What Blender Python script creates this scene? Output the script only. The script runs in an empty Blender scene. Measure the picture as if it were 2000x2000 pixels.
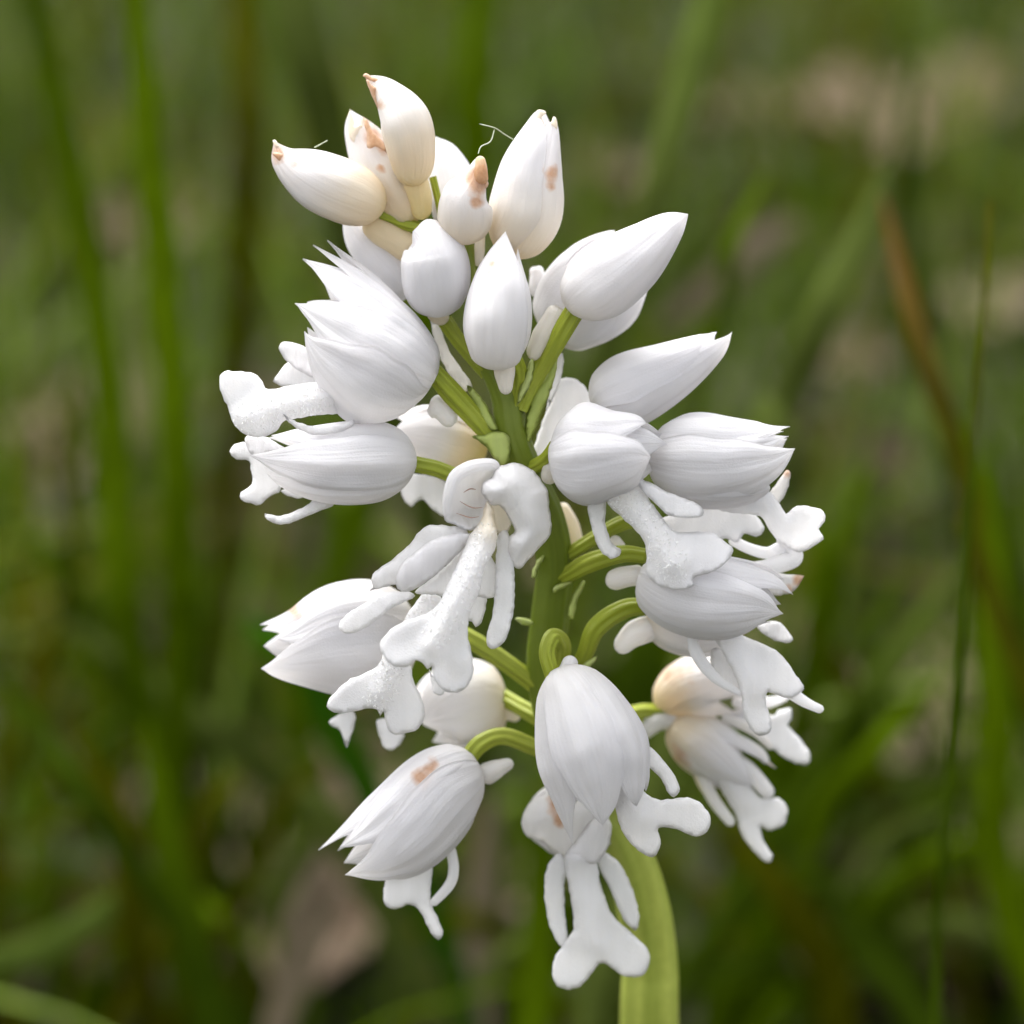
import bpy, math, random
import numpy as np
from mathutils import Vector
from mathutils.geometry import delaunay_2d_cdt

random.seed(7); rng = np.random.default_rng(7)
SC = bpy.context.scene; COL = SC.collection
R = math.radians

# ------------------------------------------------------------------ camera
D0 = 0.25                    # metres from the lens to the flower spike
S = 5e-5                     # metres on the spike per picture unit (2000 across)
PITCH = R(22)
FOCUS_Z = 95                 # sharpest plane, in units in front of the stem
CF = np.array([0, math.cos(PITCH), -math.sin(PITCH)])
CU = np.array([0, math.sin(PITCH), math.cos(PITCH)])
CR = np.array([1.0, 0, 0])
SPIKE = np.array([0, 0, 0.22])
CAM = SPIKE - D0 * CF
cd = bpy.data.cameras.new('camera'); cam = bpy.data.objects.new('camera', cd); COL.objects.link(cam)
cam.location = CAM; cam.rotation_euler = (math.pi / 2 - PITCH, 0, 0)
cd.sensor_width = 36; cd.lens = 90; cd.clip_start = 0.005; cd.clip_end = 60
cd.dof.use_dof = True; cd.dof.focus_distance = D0 - FOCUS_Z * S; cd.dof.aperture_fstop = 12.5
SC.camera = cam

# ------------------------------------------------------------------ light: bright overcast day
SUN_EL, SUN_AZ = R(58), R(-35)
w = bpy.data.worlds.new('World'); SC.world = w; w.use_nodes = True
nt = w.node_tree; nt.nodes.clear()
sky = nt.nodes.new('ShaderNodeTexSky'); sky.sky_type = 'NISHITA'; sky.sun_disc = False
sky.sun_elevation = SUN_EL; sky.sun_rotation = SUN_AZ; sky.dust_density = 6; sky.air_density = 1.2
hs = nt.nodes.new('ShaderNodeHueSaturation'); hs.inputs['Saturation'].default_value = 0.14
bg = nt.nodes.new('ShaderNodeBackground'); bg.inputs['Strength'].default_value = 0.15
wo = nt.nodes.new('ShaderNodeOutputWorld')
nt.links.new(sky.outputs[0], hs.inputs['Color']); nt.links.new(hs.outputs[0], bg.inputs['Color'])
nt.links.new(bg.outputs[0], wo.inputs['Surface'])
sl = bpy.data.lights.new('sun', 'SUN'); sl.energy = 0.9; sl.angle = R(60); sl.color = (1, 0.97, 0.93)
so = bpy.data.objects.new('sun', sl); COL.objects.link(so); so.location = (0, 0, 3)
sd = Vector((math.sin(SUN_AZ) * math.cos(SUN_EL), math.cos(SUN_AZ) * math.cos(SUN_EL), math.sin(SUN_EL)))
so.rotation_euler = sd.to_track_quat('Z', 'Y').to_euler()
vs = SC.view_settings; vs.view_transform = 'Standard'; vs.look = 'None'; vs.gamma = 1; vs.use_curve_mapping = False
vs.exposure = 1.60
SC.render.engine = 'CYCLES'
SC.cycles.use_denoising = True
SC.cycles.max_bounces = 10; SC.cycles.diffuse_bounces = 7; SC.cycles.transmission_bounces = 6; SC.cycles.transparent_max_bounces = 4

# ------------------------------------------------------------------ materials
def mat(name):
    m = bpy.data.materials.new(name); m.use_nodes = True
    t = m.node_tree; t.nodes.clear()
    return m, t
def N(t, kind, **kw):
    n = t.nodes.new(kind)
    for k, v in kw.items():
        if k in n.inputs: n.inputs[k].default_value = v
        else: setattr(n, k, v)
    return n
def L(t, a, b): t.links.new(a, b)
def mixc(t, fac, a, b):
    n = t.nodes.new('ShaderNodeMix'); n.data_type = 'RGBA'
    for s, v in ((n.inputs[0], fac), (n.inputs[6], a), (n.inputs[7], b)):
        if hasattr(v, 'links'): t.links.new(v, s)
        else: s.default_value = v
    return n.outputs[2]
def math_(t, op, a, b=0.0):
    n = t.nodes.new('ShaderNodeMath'); n.operation = op; n.use_clamp = False
    for s, v in ((n.inputs[0], a), (n.inputs[1], b)):
        if hasattr(v, 'links'): t.links.new(v, s)
        else: s.default_value = v
    return n.outputs[0]

def petal_material(name, white, vein, grain, rough, trans):
    m, t = mat(name)
    tc = N(t, 'ShaderNodeTexCoord')
    ti = N(t, 'ShaderNodeAttribute', attribute_name='tint'); st = N(t, 'ShaderNodeAttribute', attribute_name='stain')
    big = N(t, 'ShaderNodeTexNoise', Scale=380.0, Detail=4.0); L(t, tc.outputs['Object'], big.inputs['Vector'])
    fine = N(t, 'ShaderNodeTexNoise', Scale=2600.0, Detail=3.0); L(t, tc.outputs['Object'], fine.inputs['Vector'])
    cell = N(t, 'ShaderNodeTexVoronoi', Scale=5200.0); L(t, tc.outputs['Object'], cell.inputs['Vector'])
    mp = N(t, 'ShaderNodeMapping'); mp.inputs['Scale'].default_value = (11, 1.3, 1); L(t, tc.outputs['UV'], mp.inputs['Vector'])
    vn = N(t, 'ShaderNodeTexNoise', Scale=1.0, Detail=3.0, Distortion=0.25); L(t, mp.outputs[0], vn.inputs['Vector'])
    vr = N(t, 'ShaderNodeMapRange'); L(t, vn.outputs[0], vr.inputs[0]); vr.inputs[1].default_value = 0.32; vr.inputs[2].default_value = 0.68
    c0 = mixc(t, vr.outputs[0], tuple(x * 0.92 for x in white[:3]) + (1,), white)
    c0 = mixc(t, math_(t, 'MULTIPLY', big.outputs[0], 0.18), c0, (0.83, 0.80, 0.76, 1))
    # a cream to yellow-green flush where the petal has it
    ramp = N(t, 'ShaderNodeValToRGB'); e = ramp.color_ramp.elements
    e[0].position = 0; e[0].color = (0.86, 0.86, 0.86, 1); e[1].position = 1; e[1].color = (0.74, 0.65, 0.22, 1)
    k = ramp.color_ramp.elements.new(0.45); k.color = (0.89, 0.78, 0.60, 1)
    L(t, ti.outputs['Fac'], ramp.inputs[0])
    tf = N(t, 'ShaderNodeMapRange'); L(t, ti.outputs['Fac'], tf.inputs[0]); tf.inputs[2].default_value = 0.3
    c1 = mixc(t, tf.outputs[0], c0, ramp.outputs[0])
    sn = math_(t, 'ADD', st.outputs['Fac'], math_(t, 'MULTIPLY', math_(t, 'SUBTRACT', big.outputs[0], 0.5), 2.0))
    sr = N(t, 'ShaderNodeMapRange'); L(t, sn, sr.inputs[0]); sr.inputs[1].default_value = 0.22; sr.inputs[2].default_value = 0.8
    sc_ = mixc(t, fine.outputs[0], (0.46, 0.19, 0.07, 1), (0.80, 0.52, 0.30, 1))
    gate = N(t, 'ShaderNodeMapRange'); L(t, st.outputs['Fac'], gate.inputs[0]); gate.inputs[2].default_value = 0.12
    c2 = mixc(t, math_(t, 'MULTIPLY', math_(t, 'MULTIPLY', sr.outputs[0], gate.outputs[0]), 0.8), c1, sc_)
    h = math_(t, 'ADD', math_(t, 'MULTIPLY', vr.outputs[0], vein), math_(t, 'MULTIPLY', fine.outputs[0], grain * 0.6))
    h = math_(t, 'ADD', h, math_(t, 'MULTIPLY', cell.outputs['Distance'], grain))
    bp = N(t, 'ShaderNodeBump', Strength=0.55, Distance=0.00034); L(t, h, bp.inputs['Height'])
    p = N(t, 'ShaderNodeBsdfPrincipled', Roughness=rough); p.inputs['Specular IOR Level'].default_value = 0.3
    p.inputs['Subsurface Weight'].default_value = .5; p.inputs['Subsurface Scale'].default_value = .0011; p.inputs['Subsurface Radius'].default_value = (1, .92, .8)
    L(t, c2, p.inputs['Base Color']); L(t, bp.outputs[0], p.inputs['Normal'])
    tr = N(t, 'ShaderNodeBsdfTranslucent'); L(t, c2, tr.inputs['Color']); L(t, bp.outputs[0], tr.inputs['Normal'])
    mx = N(t, 'ShaderNodeMixShader'); mx.inputs[0].default_value = trans
    L(t, p.outputs[0], mx.inputs[1]); L(t, tr.outputs[0], mx.inputs[2])
    o = N(t, 'ShaderNodeOutputMaterial'); L(t, mx.outputs[0], o.inputs['Surface'])
    return m
M_PETAL = petal_material('white_petal', (0.915, 0.905, 0.92, 1), 0.55, 0.10, 0.5, 0.55)
M_BUD = petal_material('white_bud', (0.91, 0.895, 0.91, 1), 0.4, 0.06, 0.42, 0.48)
M_LIP = petal_material('white_lip', (0.92, 0.915, 0.93, 1), 0.12, 0.16, 0.36, 0.56)

def stem_material(name, shade, pale, scale=(9, 2, 1)):
    m, t = mat(name)
    tc = N(t, 'ShaderNodeTexCoord'); ti = N(t, 'ShaderNodeAttribute', attribute_name='tint')
    mp = N(t, 'ShaderNodeMapping'); mp.inputs['Scale'].default_value = scale; L(t, tc.outputs['UV'], mp.inputs['Vector'])
    a = N(t, 'ShaderNodeTexNoise', Scale=1.0, Detail=4.0); L(t, mp.outputs[0], a.inputs['Vector'])
    b = N(t, 'ShaderNodeTexNoise', Scale=900.0, Detail=4.0); L(t, tc.outputs['Object'], b.inputs['Vector'])
    c = mixc(t, ti.outputs['Fac'], shade, pale)
    r_ = N(t, 'ShaderNodeMapRange'); L(t, a.outputs[0], r_.inputs[0]); r_.inputs[1].default_value = .35; r_.inputs[2].default_value = .7
    c = mixc(t, math_(t, 'MULTIPLY', r_.outputs[0], .55), c, tuple(min(1, x * 1.7 + .02) for x in shade[:3]) + (1,))
    c = mixc(t, math_(t, 'MULTIPLY', b.outputs[0], .35), c, (shade[0] * .7, shade[1] * .9, shade[2] * .6, 1))
    bp = N(t, 'ShaderNodeBump', Strength=.5, Distance=.00025); L(t, math_(t, 'ADD', a.outputs[0], math_(t, 'MULTIPLY', b.outputs[0], .4)), bp.inputs['Height'])
    p = N(t, 'ShaderNodeBsdfPrincipled', Roughness=.45); L(t, c, p.inputs['Base Color']); L(t, bp.outputs[0], p.inputs['Normal'])
    p.inputs['Specular IOR Level'].default_value = .35
    tr = N(t, 'ShaderNodeBsdfTranslucent'); L(t, c, tr.inputs['Color'])
    mx = N(t, 'ShaderNodeMixShader'); mx.inputs[0].default_value = .2
    L(t, p.outputs[0], mx.inputs[1]); L(t, tr.outputs[0], mx.inputs[2])
    o = N(t, 'ShaderNodeOutputMaterial'); L(t, mx.outputs[0], o.inputs['Surface'])
    return m
M_STEM = stem_material('green_stem', (0.115, 0.155, 0.004, 1), (0.62, 0.68, 0.15, 1))
M_PED = stem_material('green_stalk', (0.26, 0.30, 0.014, 1), (0.44, 0.47, 0.09, 1), (12, 1.5, 1))
M_BRACT = stem_material('green_bract', (0.34, 0.40, 0.08, 1), (0.55, 0.60, 0.28, 1), (7, 1.5, 1))

def blade_material(name):
    m, t = mat(name)
    tc = N(t, 'ShaderNodeTexCoord'); at = N(t, 'ShaderNodeAttribute', attribute_name='tone')
    a = N(t, 'ShaderNodeTexNoise', Scale=220.0, Detail=4.0); L(t, tc.outputs['Object'], a.inputs['Vector'])
    mul = N(t, 'ShaderNodeHueSaturation'); L(t, at.outputs['Color'], mul.inputs['Color'])
    L(t, math_(t, 'ADD', math_(t, 'MULTIPLY', a.outputs[0], .7), .65), mul.inputs['Value'])
    p = N(t, 'ShaderNodeBsdfPrincipled', Roughness=.7); L(t, mul.outputs[0], p.inputs['Base Color'])
    p.inputs['Specular IOR Level'].default_value = .03
    tr = N(t, 'ShaderNodeBsdfTranslucent'); L(t, mul.outputs[0], tr.inputs['Color'])
    mx = N(t, 'ShaderNodeMixShader'); mx.inputs[0].default_value = .28
    L(t, p.outputs[0], mx.inputs[1]); L(t, tr.outputs[0], mx.inputs[2])
    o = N(t, 'ShaderNodeOutputMaterial'); L(t, mx.outputs[0], o.inputs['Surface'])
    return m
M_BLADE = blade_material('grass_blade')

def ground_material():
    m, t = mat('soil_and_litter')
    tc = N(t, 'ShaderNodeTexCoord')
    a = N(t, 'ShaderNodeTexNoise', Scale=28.0, Detail=6.0, Roughness=.7); L(t, tc.outputs['Object'], a.inputs['Vector'])
    b = N(t, 'ShaderNodeTexNoise', Scale=7.0, Detail=3.0); L(t, tc.outputs['Object'], b.inputs['Vector'])
    r = N(t, 'ShaderNodeValToRGB'); e = r.color_ramp.elements
    e[0].position = .35; e[0].color = (.010, .008, .005, 1); e[1].position = .72; e[1].color = (.075, .052, .035, 1)
    L(t, a.outputs[0], r.inputs[0])
    c = mixc(t, b.outputs[0], r.outputs[0], (.022, .03, .006, 1))
    bp = N(t, 'ShaderNodeBump', Strength=.8, Distance=.01); L(t, a.outputs[0], bp.inputs['Height'])
    p = N(t, 'ShaderNodeBsdfPrincipled', Roughness=.9); L(t, c, p.inputs['Base Color']); L(t, bp.outputs[0], p.inputs['Normal'])
    o = N(t, 'ShaderNodeOutputMaterial'); L(t, p.outputs[0], o.inputs['Surface'])
    return m
def plain(name, col, rough=.5):
    m, t = mat(name)
    tc = N(t, 'ShaderNodeTexCoord')
    a = N(t, 'ShaderNodeTexNoise', Scale=1500.0, Detail=2.0); L(t, tc.outputs['Object'], a.inputs['Vector'])
    c = mixc(t, a.outputs[0], tuple(x * .75 for x in col) + (1,), tuple(col) + (1,))
    p = N(t, 'ShaderNodeBsdfPrincipled', Roughness=rough); L(t, c, p.inputs['Base Color'])
    o = N(t, 'ShaderNodeOutputMaterial'); L(t, p.outputs[0], o.inputs['Surface'])
    return m
M_HAIR = plain('white_hair', (.93, .93, .92)); M_VEIN = plain('brown_marking', (.52, .34, .28)); M_SILK = plain('pale_silk', (.45, .5, .32))

# ------------------------------------------------------------------ geometry helpers (units -> metres)
def W(p):
    p = np.asarray(p, float).reshape(-1, 3)
    d = D0 - p[:, 2] * S
    x = (p[:, 0] - 1000) * S * d / D0; y = (1000 - p[:, 1]) * S * d / D0
    return CAM + x[:, None] * CR + y[:, None] * CU + d[:, None] * CF
def at(px, py, d):
    return W([[px, py, (D0 - d) / S]])[0]

ORIG = {}
def empty(name, o, parent=None):
    e = bpy.data.objects.new(name, None); COL.objects.link(e); e.empty_display_size = .005
    ORIG[e.name] = np.array(o, float); e.parent = parent
    e.location = ORIG[e.name] - (ORIG[parent.name] if parent else 0)
    return e
def link(name, V, F, m, parent=None, uv=None, attr=None, smooth=True, origin=None):
    V = np.asarray(V, float)
    o = np.array(origin if origin is not None else V.mean(0), float)
    me = bpy.data.meshes.new(name); me.from_pydata((V - o).tolist(), [], [tuple(f) for f in F])
    if smooth: me.polygons.foreach_set('use_smooth', np.ones(len(me.polygons), bool))
    if uv is not None:
        l = np.empty(len(me.loops), np.int32); me.loops.foreach_get('vertex_index', l)
        u = me.uv_layers.new(name='UVMap'); u.data.foreach_set('uv', np.asarray(uv, np.float32)[l].ravel())
    for k, a in (attr or {}).items():
        a = np.asarray(a, np.float32)
        if a.ndim == 1: x = me.attributes.new(k, 'FLOAT', 'POINT'); x.data.foreach_set('value', a)
        else: x = me.attributes.new(k, 'FLOAT_COLOR', 'POINT'); x.data.foreach_set('color', a.ravel())
    me.materials.append(m); me.update()
    ob = bpy.data.objects.new(name, me); COL.objects.link(ob)
    ORIG[ob.name] = o; ob.parent = parent; ob.location = o - (ORIG[parent.name] if parent else 0)
    return ob
def spline(P, n):
    P = np.asarray(P, float); k = len(P)
    if k == 2: P = np.array([P[0], (P[0] + P[1]) / 2, P[1]]); k = 3
    E = np.vstack([2 * P[0] - P[1], P, 2 * P[-1] - P[-2]])
    t = np.linspace(0, k - 1 - 1e-9, n); i = t.astype(int); f = (t - i)[:, None]
    a, b, c, d = E[i], E[i + 1], E[i + 2], E[i + 3]
    return .5 * (2 * b + (c - a) * f + (2 * a - 5 * b + 4 * c - d) * f ** 2 + (3 * b - a - 3 * c + d) * f ** 3)
def closed_spline(P, step):
    P = np.asarray(P, float); k = len(P); out = []
    for i in range(k):
        a, b, c, d = P[i - 1], P[i], P[(i + 1) % k], P[(i + 2) % k]
        n = max(2, int(np.linalg.norm(c - b) / step))
        f = (np.arange(n) / n)[:, None]
        # centripetal-like damping keeps traced corners from overshooting
        m1 = (c - a) * .5; m2 = (d - b) * .5; ln = np.linalg.norm(c - b)
        for mm in (m1, m2):
            q = np.linalg.norm(mm)
            if q > ln: mm *= ln / q
        out.append((2 * f ** 3 - 3 * f ** 2 + 1) * b + (f ** 3 - 2 * f ** 2 + f) * m1 + (-2 * f ** 3 + 3 * f ** 2) * c + (f ** 3 - f ** 2) * m2)
    return np.vstack(out)
def vnoise(P, s, seed=0):
    P = np.asarray(P) / s
    return (np.sin(P[:, 0] * 1.7 + seed + 1.3 * np.sin(P[:, 1] * 1.1 + seed)) + np.sin(P[:, 1] * 2.1 - seed * 1.3 + 1.1 * np.sin(P[:, 0] * 1.4 + seed * .7))) * .5
def spots(P, sp):
    out = np.zeros(len(P))
    for s in sp or ():
        d = np.hypot(P[:, 0] - s[0], P[:, 1] - s[1])
        out = np.maximum(out, (s[3] if len(s) > 3 else 1.0) * np.clip(1.25 - d / s[2], 0, 1))
    return out

SEED = [0]
def tube(name, pts, rad, m, parent, ribs=0, amp=.12, flat=1.0, seg=None, tint=0.0, stain=None, n=None, nose=True, twist=0.0):
    """round or flattened stalk along a smooth line; pts (x, y, z), radii in units"""
    pts = np.asarray(pts, float)
    if np.isscalar(rad): rad = [rad] * len(pts)
    n = n or max(24, 7 * len(pts)); seg = seg or (20 if ribs else 14)
    C = spline(pts, n); r = np.interp(np.linspace(0, 1, n), np.linspace(0, 1, len(rad)), rad)
    tt = np.interp(np.linspace(0, 1, n), np.linspace(0, 1, np.size(tint)), np.atleast_1d(tint))
    T = np.gradient(C, axis=0); T /= np.linalg.norm(T, axis=1)[:, None] + 1e-9
    v = np.array([0, 0, 1.0]); side = np.cross(T, v); ln = np.linalg.norm(side, axis=1)
    side[ln < .15] = (1, 0, 0); side /= np.linalg.norm(side, axis=1)[:, None]
    B = np.cross(side, T)
    if nose:
        s = np.concatenate([[0], np.cumsum(np.linalg.norm(np.diff(C, axis=0), axis=1))])
        r0 = r.copy()
        r = r0 * np.sqrt(np.clip(1 - (1 - np.clip((s[-1] - s + r0 * .06) / np.maximum(r0, 1e-6), 0, 1)) ** 2, 0.002, 1))
        r = r * np.sqrt(np.clip(1 - (1 - np.clip((s + r0 * .1) / np.maximum(r0 * .8, 1e-6), 0, 1)) ** 2, 0.02, 1))
    a = np.linspace(0, 2 * math.pi, seg, endpoint=False)
    k = 1 + (amp * np.cos(ribs * a[None] + twist * np.linspace(0, 1, n)[:, None] + .6 * np.sin(a)[None]) if ribs else np.zeros((1, seg)))
    SEED[0] += 1; r = r * (1 + .05 * np.sin(np.linspace(0, 7, n) + SEED[0]))
    P = C[:, None] + (side[:, None] * np.cos(a)[None, :, None] + B[:, None] * (np.sin(a) * flat)[None, :, None]) * (r[:, None] * k)[..., None]
    P = P.reshape(-1, 3)
    F = [(i * seg + j, i * seg + (j + 1) % seg, (i + 1) * seg + (j + 1) % seg, (i + 1) * seg + j) for i in range(n - 1) for j in range(seg)]
    F.append(tuple(range(seg))); F.append(tuple(range(n * seg - 1, (n - 1) * seg - 1, -1)))
    uv = np.stack([np.tile(a / (2 * math.pi), n), np.repeat(np.linspace(0, 1, n), seg)], 1)
    return link(name, W(P), F, m, parent, uv, {'tint': np.repeat(tt, seg), 'stain': spots(P, stain)})

def trace(name, poly, z, m, parent, th=8, edge=12, dome=0, ruffle=0, ridge=None, tint=0.0, stain=None, step=7):
    """a fleshy lobe: smooth outline, thickness that rounds off to its rim, bent through given heights, optional midrib"""
    SEED[0] += 1; sd_ = SEED[0]; th *= .32; edge *= .4
    pp = np.asarray(poly, float); qq = np.roll(pp, -1, 0)
    wide = abs((pp[:, 0] * qq[:, 1] - qq[:, 0] * pp[:, 1]).sum()) / np.linalg.norm(qq - pp, axis=1).sum()
    step = min(step, max(2.6, wide * .42))
    O = closed_spline(poly, step)
    O = O + (np.stack([vnoise(O, 7, sd_), vnoise(O, 6, sd_ + 4)], 1)) * 1.15
    lo, hi = O.min(0), O.max(0)
    gx, gy = np.meshgrid(np.arange(lo[0], hi[0], step), np.arange(lo[1], hi[1], step))
    G = np.stack([gx.ravel() + (gy.ravel() / step % 2 >= 1) * step * .5, gy.ravel()], 1)
    A, Bq = O, np.roll(O, -1, 0)
    def dist(Q):
        d = Bq - A; L2 = (d ** 2).sum(1) + 1e-9
        t = np.clip(((Q[:, None] - A) * d).sum(2) / L2, 0, 1)
        return np.sqrt((((A + t[..., None] * d) - Q[:, None]) ** 2).sum(2)).min(1)
    x, y = G[:, 0:1], G[:, 1:2]
    cr = ((A[:, 1] > y) != (Bq[:, 1] > y)) & (x < (Bq[:, 0] - A[:, 0]) * (y - A[:, 1]) / (Bq[:, 1] - A[:, 1] + 1e-12) + A[:, 0])
    G = G[cr.sum(1) % 2 == 1]
    if len(G): G = G[dist(G) > step * .55]
    pts = np.vstack([O, G]) if len(G) else O
    r_ = delaunay_2d_cdt([Vector(p) for p in pts], [], [list(range(len(O)))], 1, 1e-4, True)
    P2 = np.array([tuple(v) for v in r_[0]]); tri = [tuple(f) for f in r_[2]]
    cen = P2[np.array(tri)].mean(1); x, y = cen[:, 0:1], cen[:, 1:2]
    ins = (((A[:, 1] > y) != (Bq[:, 1] > y)) & (x < (Bq[:, 0] - A[:, 0]) * (y - A[:, 1]) / (Bq[:, 1] - A[:, 1] + 1e-12) + A[:, 0])).sum(1) % 2 == 1
    tri = [t for t, k in zip(tri, ins) if k]
    org = np.array([len(s) > 0 and min(s) < len(O) for s in r_[3]])
    d = dist(P2); d[org] = 0
    Z = np.asarray(z, float)
    if Z.ndim == 0: zz = np.full(len(P2), float(Z))
    else:
        if len(Z) >= 3:
            Aq = np.c_[Z[:, :2], np.ones(len(Z))]; co = np.linalg.lstsq(np.r_[Aq, .02 * np.eye(3)], np.r_[Z[:, 2], 0, 0, .02 * Z[:, 2].mean()], rcond=None)[0]
            res = Z[:, 2] - Aq @ co; zz = np.c_[P2, np.ones(len(P2))] @ co
        else: res = Z[:, 2]; zz = 0
        wt = 1 / (((P2[:, None] - Z[None, :, :2]) ** 2).sum(2) + 120)
        zz = zz + (wt * res).sum(1) / wt.sum(1)
    dm = max(d.max(), 1)
    zz = zz + dome * (1 - (1 - d / dm) ** 2)
    zz = zz + 3.4 * vnoise(P2, 14, sd_ + 3) * np.clip(1 - d / 18, 0, 1) + 3.2 * vnoise(P2, 30, sd_ + 6)
    if ruffle: zz = zz + ruffle * (vnoise(P2, 19, sd_) + .4 * vnoise(P2, 12, sd_ + 2))
    q = np.sqrt(np.clip(1 - (1 - np.clip(d / edge, 0, 1)) ** 2, 0, 1))
    f = zz + th * q
    if ridge:
        Rl = spline(np.asarray(ridge[0], float), 40); dr = np.sqrt(((P2[:, None] - Rl[None]) ** 2).sum(2)).min(1)
        f = f + ridge[2] * np.exp(-(dr / ridge[1]) ** 2) * q + .7 * vnoise(P2, 5.5, sd_) * np.exp(-(dr / ridge[1]) ** 2) * q
    f = f + .5 * vnoise(P2, 4.5, sd_ + 9) * q
    b = zz - .7 * th * q
    n = len(P2); nb = np.where(org)[0]; keep = np.where(~org)[0]
    bi = np.full(n, -1); bi[keep] = n + np.arange(len(keep)); bi[nb] = nb
    V = np.vstack([np.c_[P2, f], np.c_[P2, b][keep]])
    F = []
    for t in tri:
        a0, b0, c0 = P2[t[0]], P2[t[1]], P2[t[2]]
        ccw = (b0[0] - a0[0]) * (c0[1] - a0[1]) - (b0[1] - a0[1]) * (c0[0] - a0[0]) > 0
        t = t if ccw else t[::-1]
        F.append(t[::-1]); F.append((bi[t[0]], bi[t[1]], bi[t[2]]))
    sz = (hi - lo) + 1e-6; uv = (V[:, :2] - lo) / sz.max() * .5
    tn = np.full(len(V), tint) if np.isscalar(tint) else spots(V, tint)
    o = link(name, W(V), F, m, parent, uv, {'tint': tn, 'stain': spots(V, stain)})
    o['front'] = 0; del o['front']
    return o, (P2, f, d)

def sepal(bulb, name, phi, hw, m, parent, tip=None, tend=1.0, lay=0.0, sharp=1.0, th=6, stain=None, tint=(0, 0), open_=0.0, pl=.42, rid=1.0, nu=25, nv=36):
    """one boat-shaped sepal wrapped on the bulb of a flower or bud"""
    SEED[0] += 1; sd_ = SEED[0]
    ax, wl, wr, dp = bulb
    k = len(ax); v = np.linspace(0, 1, nv); t = v * tend; kk = np.linspace(0, 1, k)
    C = spline(np.asarray(ax, float), 101); tq = np.linspace(0, 1, 101)
    ip = lambda a: np.interp(t, tq, a)
    sm = lambda a: ip(spline(np.c_[np.asarray(a, float), np.zeros(k), np.zeros(k)], 101)[:, 0])
    T = np.gradient(C, axis=0); T /= np.linalg.norm(T, axis=1)[:, None] + 1e-9
    side = np.stack([T[:, 1], -T[:, 0], np.zeros(101)], 1)
    ln = np.linalg.norm(side, axis=1); side[ln < .1] = (1, 0, 0); side /= np.linalg.norm(side, axis=1)[:, None]
    B = np.cross(T, side); B[B[:, 2] < 0] *= -1
    c, sdv, Bv = (np.stack([ip(q[:, i]) for i in range(3)], 1) for q in (C, side, B))
    Lw, Rw, Dw = np.maximum(sm(wl), 1), np.maximum(sm(wr), 1), np.maximum(sm(dp), 1)
    rd = np.sqrt(np.clip(1 - (1 - np.clip(t / .13, 0, 1)) ** 2, 0, 1))
    u = np.linspace(-1, 1, nu)
    f = np.minimum(1, .72 + v) * np.where(v < pl, 1, np.clip(1 - (np.clip(v - pl, 0, 1) / (1 - pl)) ** 2.1, 0, 1) ** (.85 * sharp))
    f = np.maximum(f, .012)
    ph = np.radians(phi) + u[None] * np.radians(hw) * f[:, None]
    ph = ph + .014 * np.sin(v[:, None] * 9 + sd_) + .018 * np.sin(v[:, None] * 23 + sd_ * 2 + u[None] * 3) * np.abs(u[None]) ** 3 * (v[:, None] < .96)
    s_, co = np.sin(ph), np.cos(ph)
    rs = np.where(s_ > 0, Lw[:, None], Rw[:, None])
    bulge = 1 + -.012 + .035 * (1 - u[None] ** 2) * np.sin(v[:, None] * math.pi) + .018 * np.exp(-(u[None] * 7) ** 2) * np.sin(v[:, None] * math.pi) + rid * (.024 * np.cos(u[None] * 8.2 + sd_ + 1.2 * np.sin(v[:, None] * 3 + sd_)) + .005 * np.cos(u[None] * 17 + sd_ * 2 + 2 * np.sin(v[:, None] * 2.3 + sd_))) * np.sin(v[:, None] * math.pi) ** .8 - .03 * u[None] ** 4 + open_ * v[:, None] ** 2
    P = c[:, None] + (sdv[:, None] * (s_ * (rs + lay))[..., None] + Bv[:, None] * (co * (Dw[:, None] + lay))[..., None]) * (rd[:, None] * bulge)[..., None]
    if tip is not None:
        tp = np.asarray(tip, float)
        cur = P[-1].mean(0)
        if len(tp) == 2: tp = np.r_[tp, cur[2]]
        P = P + (tp - cur)[None, None] * (v ** 2.6)[:, None, None]
    P += (1.2 * vnoise(P.reshape(-1, 3)[:, :2], 22, sd_) + 1.6 * vnoise(P.reshape(-1, 3)[:, :2], 41, sd_ + 2)).reshape(nv, nu)[..., None] * Bv[:, None]
    du = np.gradient(P, axis=1); dv = np.gradient(P, axis=0); nn = np.cross(du, dv); nn /= np.linalg.norm(nn, axis=2)[..., None] + 1e-9
    out = P - c[:, None]; sg = np.sign((nn * out).sum()); nn *= sg if sg != 0 else 1
    thk = th * np.minimum(1, (1 - np.abs(u[None]) ** 6) + .25) * np.clip((1 - v[:, None]) * 6 + .2, 0, 1)
    I = P - nn * thk[..., None]
    V = np.vstack([P.reshape(-1, 3), I.reshape(-1, 3)]); n = nu * nv; F = []
    idx = lambda i, j: i * nu + j
    for i in range(nv - 1):
        for j in range(nu - 1):
            q = (idx(i, j), idx(i, j + 1), idx(i + 1, j + 1), idx(i + 1, j))
            if sg < 0: q = q[::-1]
            F.append(q); F.append(tuple(x + n for x in q[::-1]))
    rim = [idx(i, 0) for i in range(nv)] + [idx(nv - 1, j) for j in range(1, nu)] + [idx(i, nu - 1) for i in range(nv - 2, -1, -1)] + [idx(0, j) for j in range(nu - 2, 0, -1)]
    for a_, b_ in zip(rim, rim[1:] + rim[:1]):
        q = (b_, a_, a_ + n, b_ + n)
        F.append(q if sg > 0 else q[::-1])
    uv = np.stack([np.tile((u + 1) / 2 * .8 + sd_ * .37, nv), np.repeat(v, nu)], 1); uv = np.vstack([uv, uv])
    tn = tint[0] * np.clip(1 - v / .55, 0, 1) + tint[1]; tn = np.tile(np.repeat(tn, nu), 2)
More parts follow.
